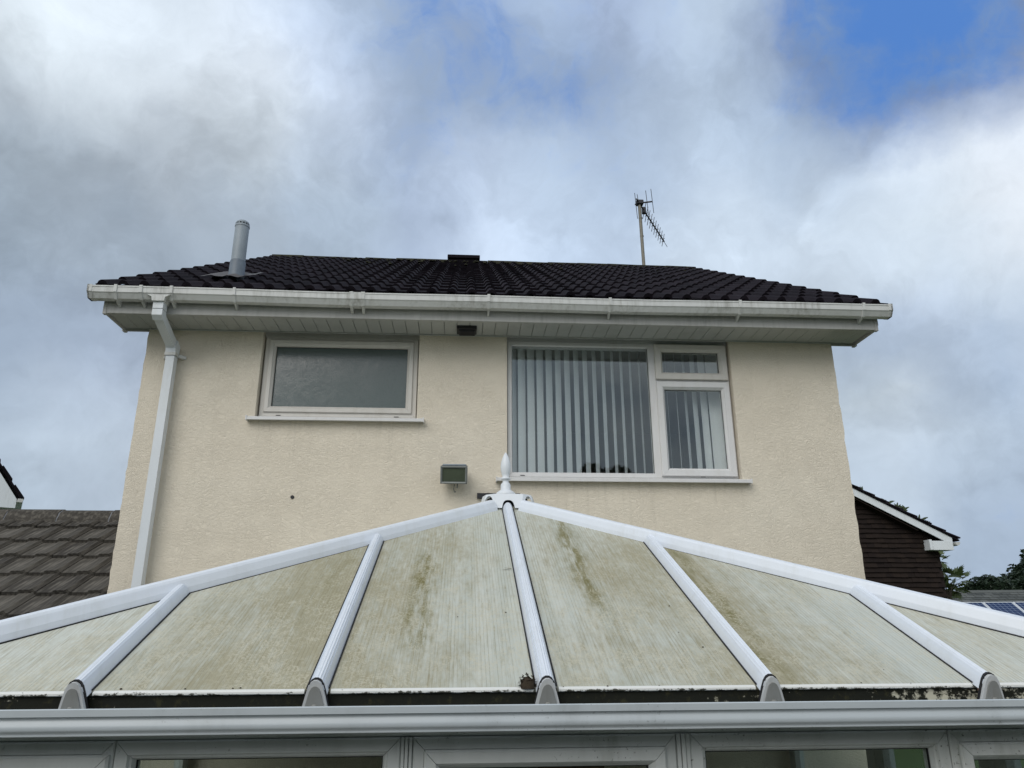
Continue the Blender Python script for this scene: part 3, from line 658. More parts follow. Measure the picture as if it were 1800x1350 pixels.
wr.bbox(4.036, 4.092, .056, .125, 1.09, 2.22, .004); wr.bbox(4.092, 4.69, .057, .125, 1.875, 1.925, .004)
win2 = obj('window', wr, M['frame'], house)
b = MB(); b.box(2.858, 4.712, .057, .125, 2.2255, 2.256); obj('head_trim', b, M['frame'], win2)
pane('glass_pane', 2.902, 4.036, 1.128, 2.188, .085, M['glass'], win2); gasket(2.902, 4.036, 1.128, 2.188, .085, win2)
for (z0, z1, m) in ((1.908, 2.216, M['frame_old']), (1.102, 1.888, M['frame'])):
    b = MB(); b.ring(4.088, 4.694, z0, z1, sash_prof(.064, .030, .10)); s_ = obj('window_sash', b, m, win2)
    pane('glass_pane', 4.152, 4.630, z0 + .064, z1 - .064, .07, M['glass'], win2); gasket(4.152, 4.630, z0 + .064, z1 - .064, .07, win2)
sill(2.773, 4.765, 1.036, win2)
b = MB()
for x in (2.98, 4.42): b.box(x - .018, x + .018, .052, .056, 1.098, 1.103)
obj('drain_slot', b, M['black'], win2)
# hole in the render
b = MB(); b.lathe([(.014, 0), (.014, .004), (.009, .006)], 12, TR(1.238, -.001, .908) @ Matrix.Rotation(R(90), 4, 'X'))
obj('wall_plug', b, M['black'], house)
b = MB(); b.box(2.625, 2.955, -.03, -.002, .905, .945); obj('lead_flashing', b, M['black'], house)

# ================================================================== THINGS ON THE HOUSE
bl = thing('vertical_blind', 'pale vertical louvre blind hanging inside the large bedroom window', 'blind', (3.8, .2, 1.1))
b = MB(); b.bbox(2.88, 4.70, .20, .24, 2.222, 2.248, .004); obj('headrail', b, M['slat'], bl)
x = 2.915; k = 0
while x < 4.70:
    a = 52 - (x - 2.9) * 27 + rnd.uniform(-1.0, 1.0)
    if x > 4.36: a = 27 + (x - 4.36) * 170
    b = MB(); hw = .0445
    ns = 5; vs = []
    for zz in (1.135, 2.222):
        for i in range(ns):
            t = (i / (ns - 1) - .5) * 2; vs.append((t * hw, .004 * (1 - t * t), zz))
    b.add(vs, [(i, i + 1, ns + i + 1, ns + i) for i in range(ns - 1)], True)
    obj('louvre', b, M['slat'], bl, TR(x, .225, 0) @ Matrix.Rotation(R(90 - a), 4, 'Z'))
    x += .0772; k += 1

FX, FYY = .570, .165
fz = EZ + (FYY - EY) * S30 / C30
fl = thing('flue_pipe', 'grey metal flue pipe with slotted cap rising through the roof tiles', 'flue', (FX, FYY, fz))
b = MB(); b.lathe([(.0585, 2.9), (.0585, 3.272), (.056, 3.276)], 28, TR(FX, FYY, 0)); obj('pipe', b, M['steel'], fl)
b = MB(); b.lathe([(.066, fz - .1), (.064, 2.935), (.060, 2.943)], 28, TR(FX, FYY, 0)); obj('collar', b, M['steel2'], fl)
b = MB(); b.lathe([(.061, 3.268), (.062, 3.284), (.054, 3.288)], 28, TR(FX, FYY, 0)); b.lathe([(.057, 3.300), (.052, 3.316), (.034, 3.330), (.01, 3.335)], 28, TR(FX, FYY, 0)); cap = obj('terminal_cap', b, M['steel'], fl)
b = MB(); b.lathe([(.050, 3.284), (.048, 3.31)], 20, TR(FX, FYY, 0)); obj('cap_core', b, M['black'], cap)
b = MB()
for k in range(14):
    a = 2 * PI * k / 14; b.box(.050, .058, -.005, .005, 3.284, 3.303, TR(FX, FYY, 0) @ Matrix.Rotation(a, 4, 'Z'))
obj('cap_fin', b, M['steel'], cap)
b = MB(); nx, ny = 14, 6; vs = []
for j in range(ny):
    for i in range(nx):
        u = (i / (nx - 1) - .5) * .40 - .03; v = -.17 + j / (ny - 1) * .42
        q = roof_M((FYY - EY) / C30 + v + .012 * math.sin(i * 1.7), FX + u) @ Vector((0, 0, .074 + .008 * math.cos(u * 2 * PI / (TW / 2)) + rnd.uniform(-.004, .004)))
        vs.append(tuple(q))
b.add(vs, [(j * nx + i, j * nx + i + 1, (j + 1) * nx + i + 1, (j + 1) * nx + i) for j in range(ny - 1) for i in range(nx - 1)], True)
obj('lead_flashing', b, M['flash'], fl)

MX, MY = 5.148, 4.16
ae = thing('tv_aerial', 'old rusty television aerial on a pole above the roof ridge', 'aerial', (MX, MY, RZ - .3))
b = MB(); b.tube([(MX + .012, MY, RZ - .4), (MX, MY, 6.20)], .0255, 12); b.tube([(MX + .004, MY, 5.88), (MX + .004, MY, 5.90)], .029, 12); b.tube([(MX + .007, MY, 5.57), (MX + .007, MY, 5.59)], .029, 12); obj('mast', b, M['mast'], ae)
b = MB(); b.bbox(MX - .05, MX + .06, MY - .05, MY + .05, 6.12, 6.19, .01); b.tube([(MX - .045, MY - .03, 6.15), (MX + .06, MY + .04, 6.16)], .018, 8); obj('mast_clamp', b, M['alu'], ae)
BD = Vector((.545, .82, -.10)).normalized(); B0 = Vector((MX, MY, 6.15)); sd = Vector((BD.y, -BD.x, 0)).normalized()
b = MB(); b.tube([B0 - BD * .12, B0 + BD * 1.15], .0125, 8); obj('boom', b, M['alu'], ae)
rf = MB(); 
for s_ in (): rf.tube([B0 - BD * .08 + sd * s_ * -1 + Vector((0, 0, -.04)), B0 - BD * .08 + sd * 0 + Vector((0, 0, .0))], .012, 6)
rf.tube([B0 + Vector((-.02, 0, .0)), B0 + Vector((.19, -.06, .0))], .012, 6); rf.tube([B0 + Vector((-.02, 0, .0)), B0 + Vector((-.075, -.05, -.055))], .012, 6)
obj('reflector_arm', rf, M['alu'], ae)
for (dx, dy, z0, z1) in ((-.075, -.05, -.30, .145), (-.02, .02, -.02, .17), (.105, -.03, -.22, .21), (.18, -.06, -.20, .22)):
    b = MB(); b.tube([B0 + Vector((dx + .02, dy, z0)), B0 + Vector((dx, dy, z1))], .0048, 6); obj('reflector_rod', b, M['alu'], ae)
b = MB(); b.bbox(-.03, .03, -.03, .03, -.06, .05, .01, Matrix.Translation(B0 + BD * .2)); obj('dipole_box', b, M['alu'], ae)
for k in range(10):
    p = B0 + BD * (.22 + .098 * k); L = .145 - .003 * k
    b = MB(); up = (Vector((.24, 0, 1))).normalized(); b.tube([p - up * L, p + up * L], .0052, 5)
    for s_ in (-1, 1): b.tube([p, p + (sd * s_ * .45 + up * .8) * .045], .004, 4); b.tube([p, p + (sd * s_ * .45 - up * .8) * .045], .004, 4)
    obj('director', b, M['alu'], ae)
b = MB(); p = B0 + BD * 1.13; b.tube([p, p + Vector((.06, .02, -.10))], .0042, 5); obj('director', b, M['alu'], ae)

flo = thing('floodlight', 'grey box floodlight with dull glass fixed to the cream wall', 'floodlight', (2.45, 0, 1.05))
LM = TR(2.449, -.115, 1.073) @ Matrix.Rotation(R(12), 4, 'X') @ Matrix.Rotation(R(-4), 4, 'Z')
b = MB(); b.bbox(-.098, .098, -.03, .05, -.070, .066, .008, LM); b.prism([(.05, -.06), (.05, .055), (.085, .03), (.085, -.035)], -.08, .08, 'x', LM); obj('housing', b, M['lampgrey'], flo)
b = MB(); b.ring(-.1, .1, -.072, .060, [(0, -.028), (0, -.046), (.006, -.05), (.014, -.046), (.016, -.036), (.016, -.028)], M=LM); obj('bezel', b, M['lampgrey'], flo)
b = MB(); b.box(-.085, .085, -.038, -.0305, -.057, .045, LM); obj('lens', b, M['lampglass'], flo)
b = MB(); b.bbox(-.085, .09, -.045, .03, .062, .075, .004, LM); obj('top_bracket', b, M['steel'], flo)
b = MB(); b.tube([(2.449, -.10, 1.085), (2.449, -.02, 1.06), (2.449, 0, 1.06)], .02, 10); b.bbox(2.41, 2.49, -.02, .002, 1.02, 1.10, .004); obj('wall_mount', b, M['lampgrey'], flo)
b = MB(); b.tube([(2.476, -.10, 1.01), (2.474, -.11, .982), (2.472, -.11, .968)], .005, 6); b.tube([(2.452, -.09, 1.0), (2.447, -.08, .965), (2.452, -.06, .945), (2.462, -.05, .95)], .004, 6); obj('cable', b, M['lampgrey'], flo)

sv_ = thing('soffit_vent', 'small black box fitting on the white soffit above the floodlight', 'vent', (2.527, -.12, SZ))
b = MB(); b.bbox(2.449, 2.605, -.215, -.085, SZ - .028, SZ + .004, .006); b.bbox(2.462, 2.594, -.20, -.10, SZ - .040, SZ - .026, .004); obj('housing', b, M['black'], sv_)
b = MB()
for k in range(4): b.box(2.468, 2.588, -.192 + k * .024, -.180 + k * .024, SZ - .046, SZ - .039)
obj('louvre', b, M['black'], sv_)

# ================================================================== CONSERVATORY
CT = R(23.03); CC, CS = math.cos(CT), math.sin(CT)
EYc, EZc = -3.264, -.180                 # lower edge of the sheets
XA, YA = 2.7777, -1.2695                 # apex in plan
HS = .935                                # hip: dy per dx
X0c, X1c = .62, 4.935
con = thing('conservatory', 'white framed conservatory with algae stained hipped roof below the house', 'conservatory', (XA, -1.7, GROUND))
ZA = EZc + (YA - EYc) * CS / CC
bars = [1.4327, 2.1059, 2.7777, 3.4533, 4.1396]
FM = plane_pt((0, EYc, EZc), CT)
def hip_s(x): return (YA - abs(x - XA) * HS - EYc) / CC
edges = [X0c] + bars + [X1c]
SP = [  # seed, dirt left, dirt right, pale, algae amount, x, width, from, to, lean
    (1.3, .15, .35, .6, .0, 0, .05, 0, .5, 0), (7.1, .40, .95, .0, .30, 1.98, .10, .3, 1.5, .0), (3.7, .80, .10, .0, 1.0, 2.365, .062, .12, 1.38, .0),
    (9.2, .25, .70, .05, .9, 3.05, .062, .40, 1.95, .0), (5.5, .95, -.05, .1, .85, 3.515, .075, -.2, 1.6, .0), (2.2, .28, .2, .5, .2, 4.4, .1, 0, .5, 0)]
for i in range(6):
    a, c = edges[i] + (.0 if i == 0 else .012), edges[i + 1] - (.0 if i == 5 else .012)
    pts = [(a, 0), (c, 0)]
    if hip_s(c) > .02: pts.append((c, hip_s(c)))
    if hip_s(a) > .02: pts.append((a, hip_s(a)))
    b = MB(); b.prism(pts, -.025, 0, 'z')
    p = obj('roof_panel', b, M['poly'], con, FM)
    for k, v in zip(('seed', 'dirt_left', 'dirt_right', 'pale', 'algae', 'algae_x', 'algae_w', 'algae_from', 'algae_to', 'algae_lean'), SP[i]): p[k] = float(v)
    p['x_left'] = edges[i] if i else edges[1] - .68
# side slopes (seen only from a step to the side)
def side(sgn):
    run = abs((X0c if sgn < 0 else X1c) - XA); ang = math.atan2(ZA - EZc, run); cs = math.cos(ang)
    base = Vector((X0c if sgn < 0 else X1c, 0, EZc))
    X = Vector((0, 1, 0)) if sgn > 0 else Vector((0, -1, 0)); Y = Vector((-sgn * cs, 0, math.sin(ang))); Z = X.cross(Y)
    m = Matrix((X, Y, Z)).transposed().to_4x4(); m.translation = base
    L = run / cs
    ys = [-.02, -.66, -1.2695, -1.95, -2.62, EYc]
    for i in range(5):
        y0, y1 = ys[i], ys[i + 1]
        def top(y): return L * min(1, (y - EYc) / (YA - EYc))
        f = (1 if sgn > 0 else -1)
        pts = [(f * y0, 0), (f * y1, 0)] + ([(f * y1, top(y1))] if top(y1) > .02 else []) + [(f * y0, top(y0))]
        b = MB(); b.prism(pts, -.025, 0, 'z'); p = obj('roof_panel', b, M['poly'], con, m)
        for k, v in zip(('seed', 'dirt_left', 'dirt_right', 'pale', 'algae', 'algae_x', 'algae_w', 'algae_from', 'algae_to', 'algae_lean'), (i * 3.3 + sgn, .3, .4, .3, .2, 1, .1, 0, 1, 0)): p[k] = float(v)
        p['x_left'] = min(f * y0, f * y1)
        if i < 4:
            t = top(y1); b = MB(); b.prism([(q[0] + f * y1, q[1]) for q in BARP], -.03, t - .05, 'y'); obj('glazing_bar', b, M['bar'], con, m)
BARP = [(-.0310, -.004), (-.0275, .006), (-.0235, .0195), (-.0205, .0275), (-.0185, .0248), (-.0150, .0345), (-.0122, .0322), (-.0082, .0385), (-.0035, .0378), (0, .0400), (.0035, .0378), (.0082, .0385), (.0122, .0322), (.0150, .0345), (.0185, .0248), (.0205, .0275), (.0235, .0195), (.0275, .006), (.0310, -.004)]
side(-1); side(1)
CAPP = [(-.036, -.052), (-.0355, -.03), (-.027, .002), (-.0205, .024), (-.0135, .036), (-.005, .0415), (.005, .0415), (.0135, .036), (.0205, .024), (.027, .002), (.0355, -.03), (.036, -.052)]
for i, x in enumerate(bars):
    top = hip_s(x) - (.045 if i != 2 else .10)
    b = MB(); b.prism([(px + x, pz) for px, pz in BARP], -.034, top, 'y')
    # rounded upper end
    bar = obj('glazing_bar', b, M['bar'], con, FM)
    gk = MB()
    for s_ in (-1, 1): gk.box(x + s_ * .0325 - .0022, x + s_ * .0325 + .0022, .0, top, -.002, .0035)
    obj('bar_gasket', gk, M['gasket'], bar, FM)
    CM = TR(x, EYc - .034, EZc - .014) @ Matrix.Rotation(R(11), 4, 'X')
    b = MB(); b.prism(CAPP, -.012, .006, 'y', CM)
    cap = obj('end_cap', b, M['capwhite'], bar)
    b = MB(); b.prism([(px * .76, pz * .78 - .006 if pz > -.04 else pz) for px, pz in CAPP], -.0165, -.0125, 'y', CM); obj('cap_face', b, M['capgrey'], bar)
    b = MB(); b.prism([(px * 1.07, pz + .0045 if pz > 0 else pz) for px, pz in CAPP], .000, .009, 'y', CM); obj('cap_seal', b, M['gasket'], bar)
    b = MB(); b.lathe([(.0095, 0), (.0095, .003), (.006, .005)], 6, CM @ TR(0, -.0165, -.030) @ Matrix.Rotation(R(90), 4, 'X')); obj('screw_cover', b, M['capgrey'], bar)
# hip bars
def hip(sgn):
    xc = X0c if sgn < 0 else X1c
    P0 = Vector((xc, YA - abs(xc - XA) * HS, EZc)); P1 = Vector((XA, YA, ZA))
    d = (P1 - P0).normalized(); P0 = P0 - d * .05; P1 = P1 - d * .135
    sdv = d.cross(Vector((0, 0, 1))).normalized(); up = sdv.cross(d)
    m = Matrix((sdv, d, up)).transposed().to_4x4(); m.translation = P0; L = (P1 - P0).length
    pr = [(-.0505, -.037), (-.048, .004), (-.0405, .034), (-.035, .0435), (-.024, .048), (0, .0495), (.024, .048), (.035, .0435), (.0405, .034), (.048, .004), (.0505, -.037)]
    b = MB(); b.prism(pr, 0, L, 'y'); h = obj('hip_bar', b, M['bar'], con, m)
    b = MB(); b.box(-.053, -.050, 0, L, -.038, -.018); b.box(.050, .053, 0, L, -.038, -.018); obj('bar_gasket', b, M['gasket'], h, m)
hip(-1); hip(1)
# ridge to the house wall
b = MB(); b.prism([(XA - .06, ZA - .02), (XA - .05, ZA + .035), (XA - .03, ZA + .055), (XA + .03, ZA + .055), (XA + .05, ZA + .035), (XA + .06, ZA - .02)], YA - .02, -.006, 'y'); obj('ridge_bar', b, M['bar'], con)
# radius end cap: faceted skirt with a scallop cut over each bar
b = MB(); zt = .720
RB = [(-.168, .03, .655), (-.150, -.068, .650), (-.068, -.122, .632), (.068, -.122, .632), (.150, -.068, .650), (.168, .03, .655)]
RT = [(-.150, .03), (-.132, -.045), (-.085, -.085), (.085, -.085), (.132, -.045), (.150, .03)]
CX, CY = 2.786, -1.258
top = [(CX + x, CY + y, zt) for x, y in RT]; 
b.add(top + [(CX + .13, CY + .10, zt), (CX - .13, CY + .10, zt)], [list(range(8))])
b.add([(p[0], p[1], p[2] - .004) for p in top] , [list(range(6))])
def facet(i, notch):
    """one skirt facet between top edge and lower rim, with a half round notch in its lower rim"""
    t0, t1 = Vector(top[i]), Vector(top[i + 1]); l0, l1 = (Vector((CX + RB[k][0], CY + RB[k][1], RB[k][2])) for k in (i, i + 1))
    cols = []
    n = 17
    for k in range(n):
        u = k / (n - 1); t = t0.lerp(t1, u); l = l0.lerp(l1, u)
        if notch:
            c, r, hgt = notch; q = abs(u - c) / r
            if q < 1: l = l.lerp(t, min(.96, hgt * math.sqrt(1 - q ** 2.6)))
        cols.append((t, l))
    ctr = Vector((CX, CY + .02, zt - .03))
    vs = []
    for t, l in cols: vs += [t, l, l + (ctr - l).normalized() * .008, t - Vector((0, 0, .008))]
    b.add([tuple(v) for v in vs], [(4 * k, 4 * k + 4, 4 * k + 5, 4 * k + 1) for k in range(n - 1)] + [(4 * k + 1, 4 * k + 5, 4 * k + 6, 4 * k + 2) for k in range(n - 1)] + [(4 * k + 2, 4 * k + 6, 4 * k + 7, 4 * k + 3) for k in range(n - 1)])
facet(0, None); facet(1, (.38, .42, .86)); facet(2, (.47, .25, .56)); facet(3, (.62, .42, .86)); facet(4, None)
rad = obj('radius_end_cap', b, M['pvc'], con)
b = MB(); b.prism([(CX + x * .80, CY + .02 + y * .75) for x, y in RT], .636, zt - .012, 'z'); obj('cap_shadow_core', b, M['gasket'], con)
# finial
FXc, FYc = 2.771, -1.285
b = MB(); b.lathe([(.058, .718), (.060, .726), (.052, .738), (.036, .748), (.030, .752), (.030, .780), (.0285, .785), (.019, .797), (.0175, .812), (.029, .815), (.030, .820), (.024, .826), (.019, .831), (.024, .845), (.0295, .872), (.0310, .892), (.028, .918), (.020, .945), (.011, .965), (.003, .978)], 28, TR(FXc, FYc, 0)); obj('finial', b, M['pvc'], con)
# lower edge: white sheet closers, mouldy beam
for i in range(6):
    a, c = edges[i] + (.03 if i == 0 else .038), edges[i + 1] - (.03 if i == 5 else .038)
    b = MB(); b.prism([(EYc + .01, EZc + .003), (EYc - .007, EZc - .003), (EYc - .010, EZc - .007), (EYc - .010, EZc - .0125), (EYc - .004, EZc - .015), (EYc + .01, EZc - .015)], a, c)
    t = obj('sheet_closer', b, M['trim'], con)
    b = MB(); b.box(a - .02, c + .02, EYc + .0, EYc + .02, -.262, EZc - .0155); obj('mouldy_strip', b, M['mould'], con)
b = MB(); b.box(X0c, X1c, EYc + .021, EYc + .085, -.290, -.210); obj('eaves_beam', b, M['cframe'], con)
# gutter, ogee front
og = [(-3.400, -.2155), (-3.4035, -.2175), (-3.4035, -.2345), (-3.3975, -.2365), (-3.3945, -.2410), (-3.3955, -.2470), (-3.3990, -.2530), (-3.4015, -.2590), (-3.4010, -.2640), (-3.3970, -.2690), (-3.3925, -.2725), (-3.3915, -.2745), (-3.3935, -.2780), (-3.3930, -.2835), (-3.3880, -.2855)]
gi = [(-3.30, -.2855), (-3.275, -.262), (-3.275, -.252), (-3.284, -.252), (-3.305, -.277), (-3.380, -.277), (-3.385, -.262), (-3.388, -.240), (-3.394, -.2155)]
def curve(p, n=4):
    o = []
    for i in range(len(p) - 1):
        a, b_, c, d = p[max(i - 1, 0)], p[i], p[i + 1], p[min(i + 2, len(p) - 1)]
        for k in range(n):
            t = k / n; o.append(tuple(.5 * (2 * b_[j] + (c[j] - a[j]) * t + (2 * a[j] - 5 * b_[j] + 4 * c[j] - d[j]) * t * t + (3 * b_[j] - a[j] - 3 * c[j] + d[j]) * t ** 3) for j in (0, 1)))
    return o + [p[-1]]
og = og[:4] + curve([(-3.3955, -.2385), (-3.3950, -.2440), (-3.3985, -.2520), (-3.4010, -.2605), (-3.4000, -.2690), (-3.3955, -.2750), (-3.3935, -.2785)]) + og[-3:]
b = MB(); b.prism(og + gi, X0c - .11, X1c + .11)
cg = obj('gutter', b, M['cgutter'], con)
for sgn, xc in ((-1, X0c), (1, X1c)):       # side gutters
    b = MB(); b.prism([(xc + sgn * (-y - 3.284), z) for y, z in (og + gi)], -3.40, -.01, 'y'); obj('gutter', b, M['cgutter'], con)
# walls: dwarf wall and window units
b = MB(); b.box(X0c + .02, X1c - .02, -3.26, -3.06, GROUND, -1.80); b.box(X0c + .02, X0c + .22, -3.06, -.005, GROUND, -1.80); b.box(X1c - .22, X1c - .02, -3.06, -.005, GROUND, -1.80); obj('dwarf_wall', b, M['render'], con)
b = MB(); b.box(X0c + .23, X1c - .23, -3.05, -.006, GROUND, GROUND + .03); obj('floor', b, M['floor'], con)
units = [(.66, .778, None), (.780, 1.546, 'open'), (1.548, 2.352, 'fixed'), (2.387, 3.165, 'open'), (3.207, 4.008, 'fixed'), (4.010, 4.776, 'open'), (4.778, 4.895, None)]
YF = -3.252; ZB, ZT = -1.79, -.315
b = MB(); b.bbox(.66, 4.895, YF + .006, YF + .07, ZT + .0015, -.258, .003); obj('head_rail', b, M['cframe'], con)
for x0, x1 in ((2.3525, 2.3865), (3.1655, 3.2065)):
    b = MB(); w3 = (x1 - x0) / 3
    for k in range(3): b.bbox(x0 + k * w3 + .001, x0 + (k + 1) * w3 - .001, YF - .004 - (.004 if k == 1 else 0), YF + .06, ZB, ZT, .002)
    obj('coupling_mullion', b, M['cframe'], con)
for x0, x1, kind in units:
    if kind is None:
        b = MB(); b.bbox(x0, x1, YF, YF + .06, ZB, ZT, .004); obj('corner_post', b, M['cframe'], con); continue
    b = MB()
    if kind == 'fixed':
        b.ring(x0, x1, ZB, ZT, [(0, YF + .06), (0, YF + .004), (.004, YF), (.036, YF), (.040, YF + .010), (.046, YF + .012), (.052, YF + .026), (.052, YF + .06)], .0009)
        u = obj('window', b, M['cframe'], con)
        pane('glass_pane', x0 + .053, x1 - .053, ZB + .053, ZT - .053, YF + .034, M['cglass'], u); gasket(x0 + .053, x1 - .053, ZB + .053, ZT - .053, YF + .034, u)
    else:
        b.ring(x0, x1, ZB, ZT, [(0, YF + .06), (0, YF + .004), (.004, YF), (.032, YF), (.034, YF + .004), (.034, YF + .06)], .0009)
        u = obj('window', b, M['cframe'], con)
        sx0 = x0 + (.034 if x0 < 3 and x0 > 1 else .022); sx1 = x1 - (.034 if 1 < x0 < 3 else .008)
        b = MB(); b.ring(sx0, sx1, ZB + .034, ZT - .034, [(0, YF + .05), (0, YF - .010), (.006, YF - .016), (.034, YF - .016), (.040, YF - .008), (.050, YF + .010), (.050, YF + .05)], .0009); s_ = obj('window_sash', b, M['cframe'], u)
        pane('glass_pane', sx0 + .051, sx1 - .051, ZB + .085, ZT - .085, YF + .02, M['cglass'], u); gasket(sx0 + .051, sx1 - .051, ZB + .085, ZT - .085, YF + .02, u)
for xc in (X0c + .03, X1c - .09):           # side glazing
    for y0, y1 in ((-3.18, -2.2), (-2.2, -1.2), (-1.2, -.02)):
        m = TR(xc, 0, 0) @ Matrix.Rotation(R(90), 4, 'Z') 
        b = MB(); b.ring(y0 + .001, y1 - .001, ZB, ZT, [(0, -.06), (0, 0), (.09, 0), (.10, -.03), (.10, -.06)]); u = obj('window', b, M['cframe'], con, m)
        b = MB(); b.box(y0 + .095, y1 - .095, -.04, -.034, ZB + .095, ZT - .095); obj('glass_pane', b, M['cglass'], u, m)
# things inside, glimpsed through the glass
cab = thing('cupboard', 'tall brown cupboard inside the conservatory behind the right fixed pane', 'cupboard', (3.55, -.5, GROUND + .03))
b = MB(); b.bbox(3.05, 3.42, -.62, -.15, GROUND + .03, -.1, .01); obj('carcass', b, M['wood'], cab)
for x in (3.06, 3.24): bb = MB(); bb.bbox(x, x + .17, -.645, -.621, GROUND + .1, -.13, .004); obj('door', bb, M['wood'], cab)
pic = thing('picture', 'small blue grey picture on the cream wall inside the conservatory', 'picture', (3.75, -.02, -.2))
b = MB(); b.ring(3.62, 3.92, -.36, .0, [(0, -.004), (0, -.03), (.02, -.03), (.02, -.004)]); obj('frame', b, M['wood'], pic)
b = MB(); b.box(3.638, 3.902, -.014, -.006, -.342, -.018); obj('print', b, M['steel2'], pic)

# debris on the conservatory roof
ms = thing('moss_clump', 'ragged dark moss clump sitting beside the central glazing bar', 'moss', (2.725, -3.262, -.16))
b = MB()
for k in range(130):
    th, ph, rr = rnd.uniform(0, 2 * PI), rnd.uniform(-.1, 1), rnd.random() ** .5
    c = Vector((2.722 + .026 * rr * math.cos(th), -3.266 + .013 * rr * math.sin(th), -.178 + .034 * ph * (1 - .5 * rr * rr)))
    dv = Vector((rnd.uniform(-1, 1), rnd.uniform(-1, 1), rnd.uniform(-.3, 1))).normalized() * rnd.uniform(.006, .013); sv2 = dv.cross(Vector((rnd.random(), rnd.random(), 1))).normalized() * .003
    b.add([c - sv2, c + sv2, c + dv + sv2 * .4, c + dv - sv2 * .4], [(0, 1, 2, 3)])
b.lathe([(.022, -.185), (.021, -.168), (.012, -.156), (.002, -.152)], 9, TR(2.722, -3.264, 0))
obj('moss', b, M['moss'], ms)
lf = MB(); q = FM @ Vector((2.715, 1.03, .004)); lf.add([(-.022, 0, 0), (-.008, .004, .004), (.018, .003, .003), (.024, 0, 0), (.012, -.005, .005), (-.01, -.004, .006)], [(0, 1, 2, 3, 4, 5)]); lf.add([(-.022, 0, 0), (-.04, .002, .002), (-.039, 0, .002)], [(0, 1, 2)])
tag(obj('dry_leaf', lf, M['leafbrown'], None, Matrix.Translation(q) @ Matrix.Rotation(CT, 4, 'X')), 'single dry leaf lying on the third polycarbonate roof panel', 'leaf')
bits = MB()
for k in range(22):
    x = rnd.uniform(1.3, 4.6); q = FM @ Vector((x, rnd.uniform(-.004, .006) if k % 3 else rnd.uniform(0, .8), 0)); r = rnd.uniform(.0015, .004); bits.lathe([(r, 0), (r * .9, r * .7), (r * .2, r)], 6, Matrix.Translation(q))
stuff(obj('moss_crumbs', bits, M['moss'], con))

# ================================================================== GARAGE (left)
gar = thing('garage', 'lean grey tiled garage roof against the left side of the house', 'garage', (-1.7, 1.5, GROUND))
GP = R(27.5); GC, GS = math.cos(GP), math.sin(GP); GYc, GZc = 1.2, .83   # lower edge of the top full course
GG = .33; NG = 9; TWg = .243; NX = 14; GX1_ = -.012; GX0_ = GX1_ - NX * TWg
s_e = -(NG - 1) * GG; s_r = .27
def GM(s, x): return plane_pt((x, GYc + s * GC, GZc - .03 + s * GS), GP)
ra = GM(s_r, 0).translation; ea = GM(s_e, 0).translation
b = MB()
b.add([(GX0_, ea.y + .03, ea.z), (GX1_, ea.y + .03, ea.z), (GX1_, ra.y, ra.z - .01), (GX0_, ra.y, ra.z - .01), (GX1_, 2 * ra.y - ea.y, ea.z), (GX0_, 2 * ra.y - ea.y, ea.z)], [(0, 1, 2, 3), (3, 2, 4, 5)])
groof = obj('roof', b, M['gtile'], gar)
gp = [(.001, .002), (.008, .0), (.112, .0), (.124, .015), (.206, .017), (.213, .024), (.222, .024), (.228, .008), (.242, .006)]
gtm = tile_mesh(TWg, GG + .07, gp, .036, 'roof_tile', M['gtile'])
for c in range(NG):
    for k in range(NX):
        obj('roof_tile', gtm, None, groof, GM(s_e + c * GG + rnd.uniform(-.006, .006), GX0_ + k * TWg) @ Matrix.Rotation(rnd.uniform(-.008, .008), 4, 'X') @ Matrix.Rotation(rnd.uniform(-.006, .006), 4, 'Z'))
rm = MB(); pr = [(-.14, -.075), (-.13, -.03), (-.095, .03), (-.05, .056), (0, .064), (.05, .056), (.095, .03), (.13, -.03), (.14, -.075)]; n = len(pr); L = .457
rm.add([(0, a, c) for a, c in pr] + [(L - .012, a, c) for a, c in pr], [(i, i + 1, n + i + 1, n + i) for i in range(n - 1)] + [list(range(n)), list(range(n, 2 * n))])
rme = rm.mesh('ridge_tile', M['gtile'])
mm = MB()
x = GX1_ - L
while x > GX0_ - .1:
    obj('ridge_tile', rme, None, groof, TR(x - .2, ra.y, ra.z + .02 + rnd.uniform(-.004, .004))); mm = MB(); mm.prism([(ra.y + a * .97, ra.z + .018 + c * .97) for a, c in pr], x - .2 + L - .012, x - .2 + L); obj('mortar_joint', mm, M['lead'], groof); x -= L
obj('ridge_tile', rme, None, groof, TR(GX1_ - .2, ra.y, ra.z + .02))
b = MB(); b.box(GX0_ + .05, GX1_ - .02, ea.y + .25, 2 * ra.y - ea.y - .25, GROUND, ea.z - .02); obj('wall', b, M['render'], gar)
b = MB(); b.bbox(GX0_, GX1_, ea.y + .02, ea.y + .04, ea.z - .18, ea.z - .005, .003); obj('fascia_board', b, M['fascia'], gar)

# ================================================================== GABLE HOUSE far left
nb = thing('gable_house', 'neighbouring pale gabled house beyond the garage ridge at far left', 'house', (-9.5, 14, GROUND))
NM = TR(-7.72, 12, .07) @ Matrix.Rotation(R(30), 4, 'Z')          # local x along the gable (eaves corner at 0), y back
tp = math.tan(R(54)); EH = 2.72
b = MB(); b.prism([(-.45, GROUND), (-.45, EH - .02), (-4.2, EH - .02 + 3.75 * tp), (-7.95, EH - .02), (-7.95, GROUND)], .25, 9, 'y', NM); obj('wall', b, M['pvc'], nb)
b = MB(); b.prism([(.08, EH - .03), (.08, EH + .03), (-4.2, EH + .05 + 4.28 * tp), (-8.4, EH + .03), (-8.4, EH - .03), (-4.2, EH - .03 + 4.28 * tp)], 0.03, 9.2, 'y', NM); nr = obj('roof', b, M['roof'], nb)
k = 0
tb = MB(); tb.prism([(0, 0), (.34, 0), (.34, .03), (0, .045)], 0, .42, 'y'); 
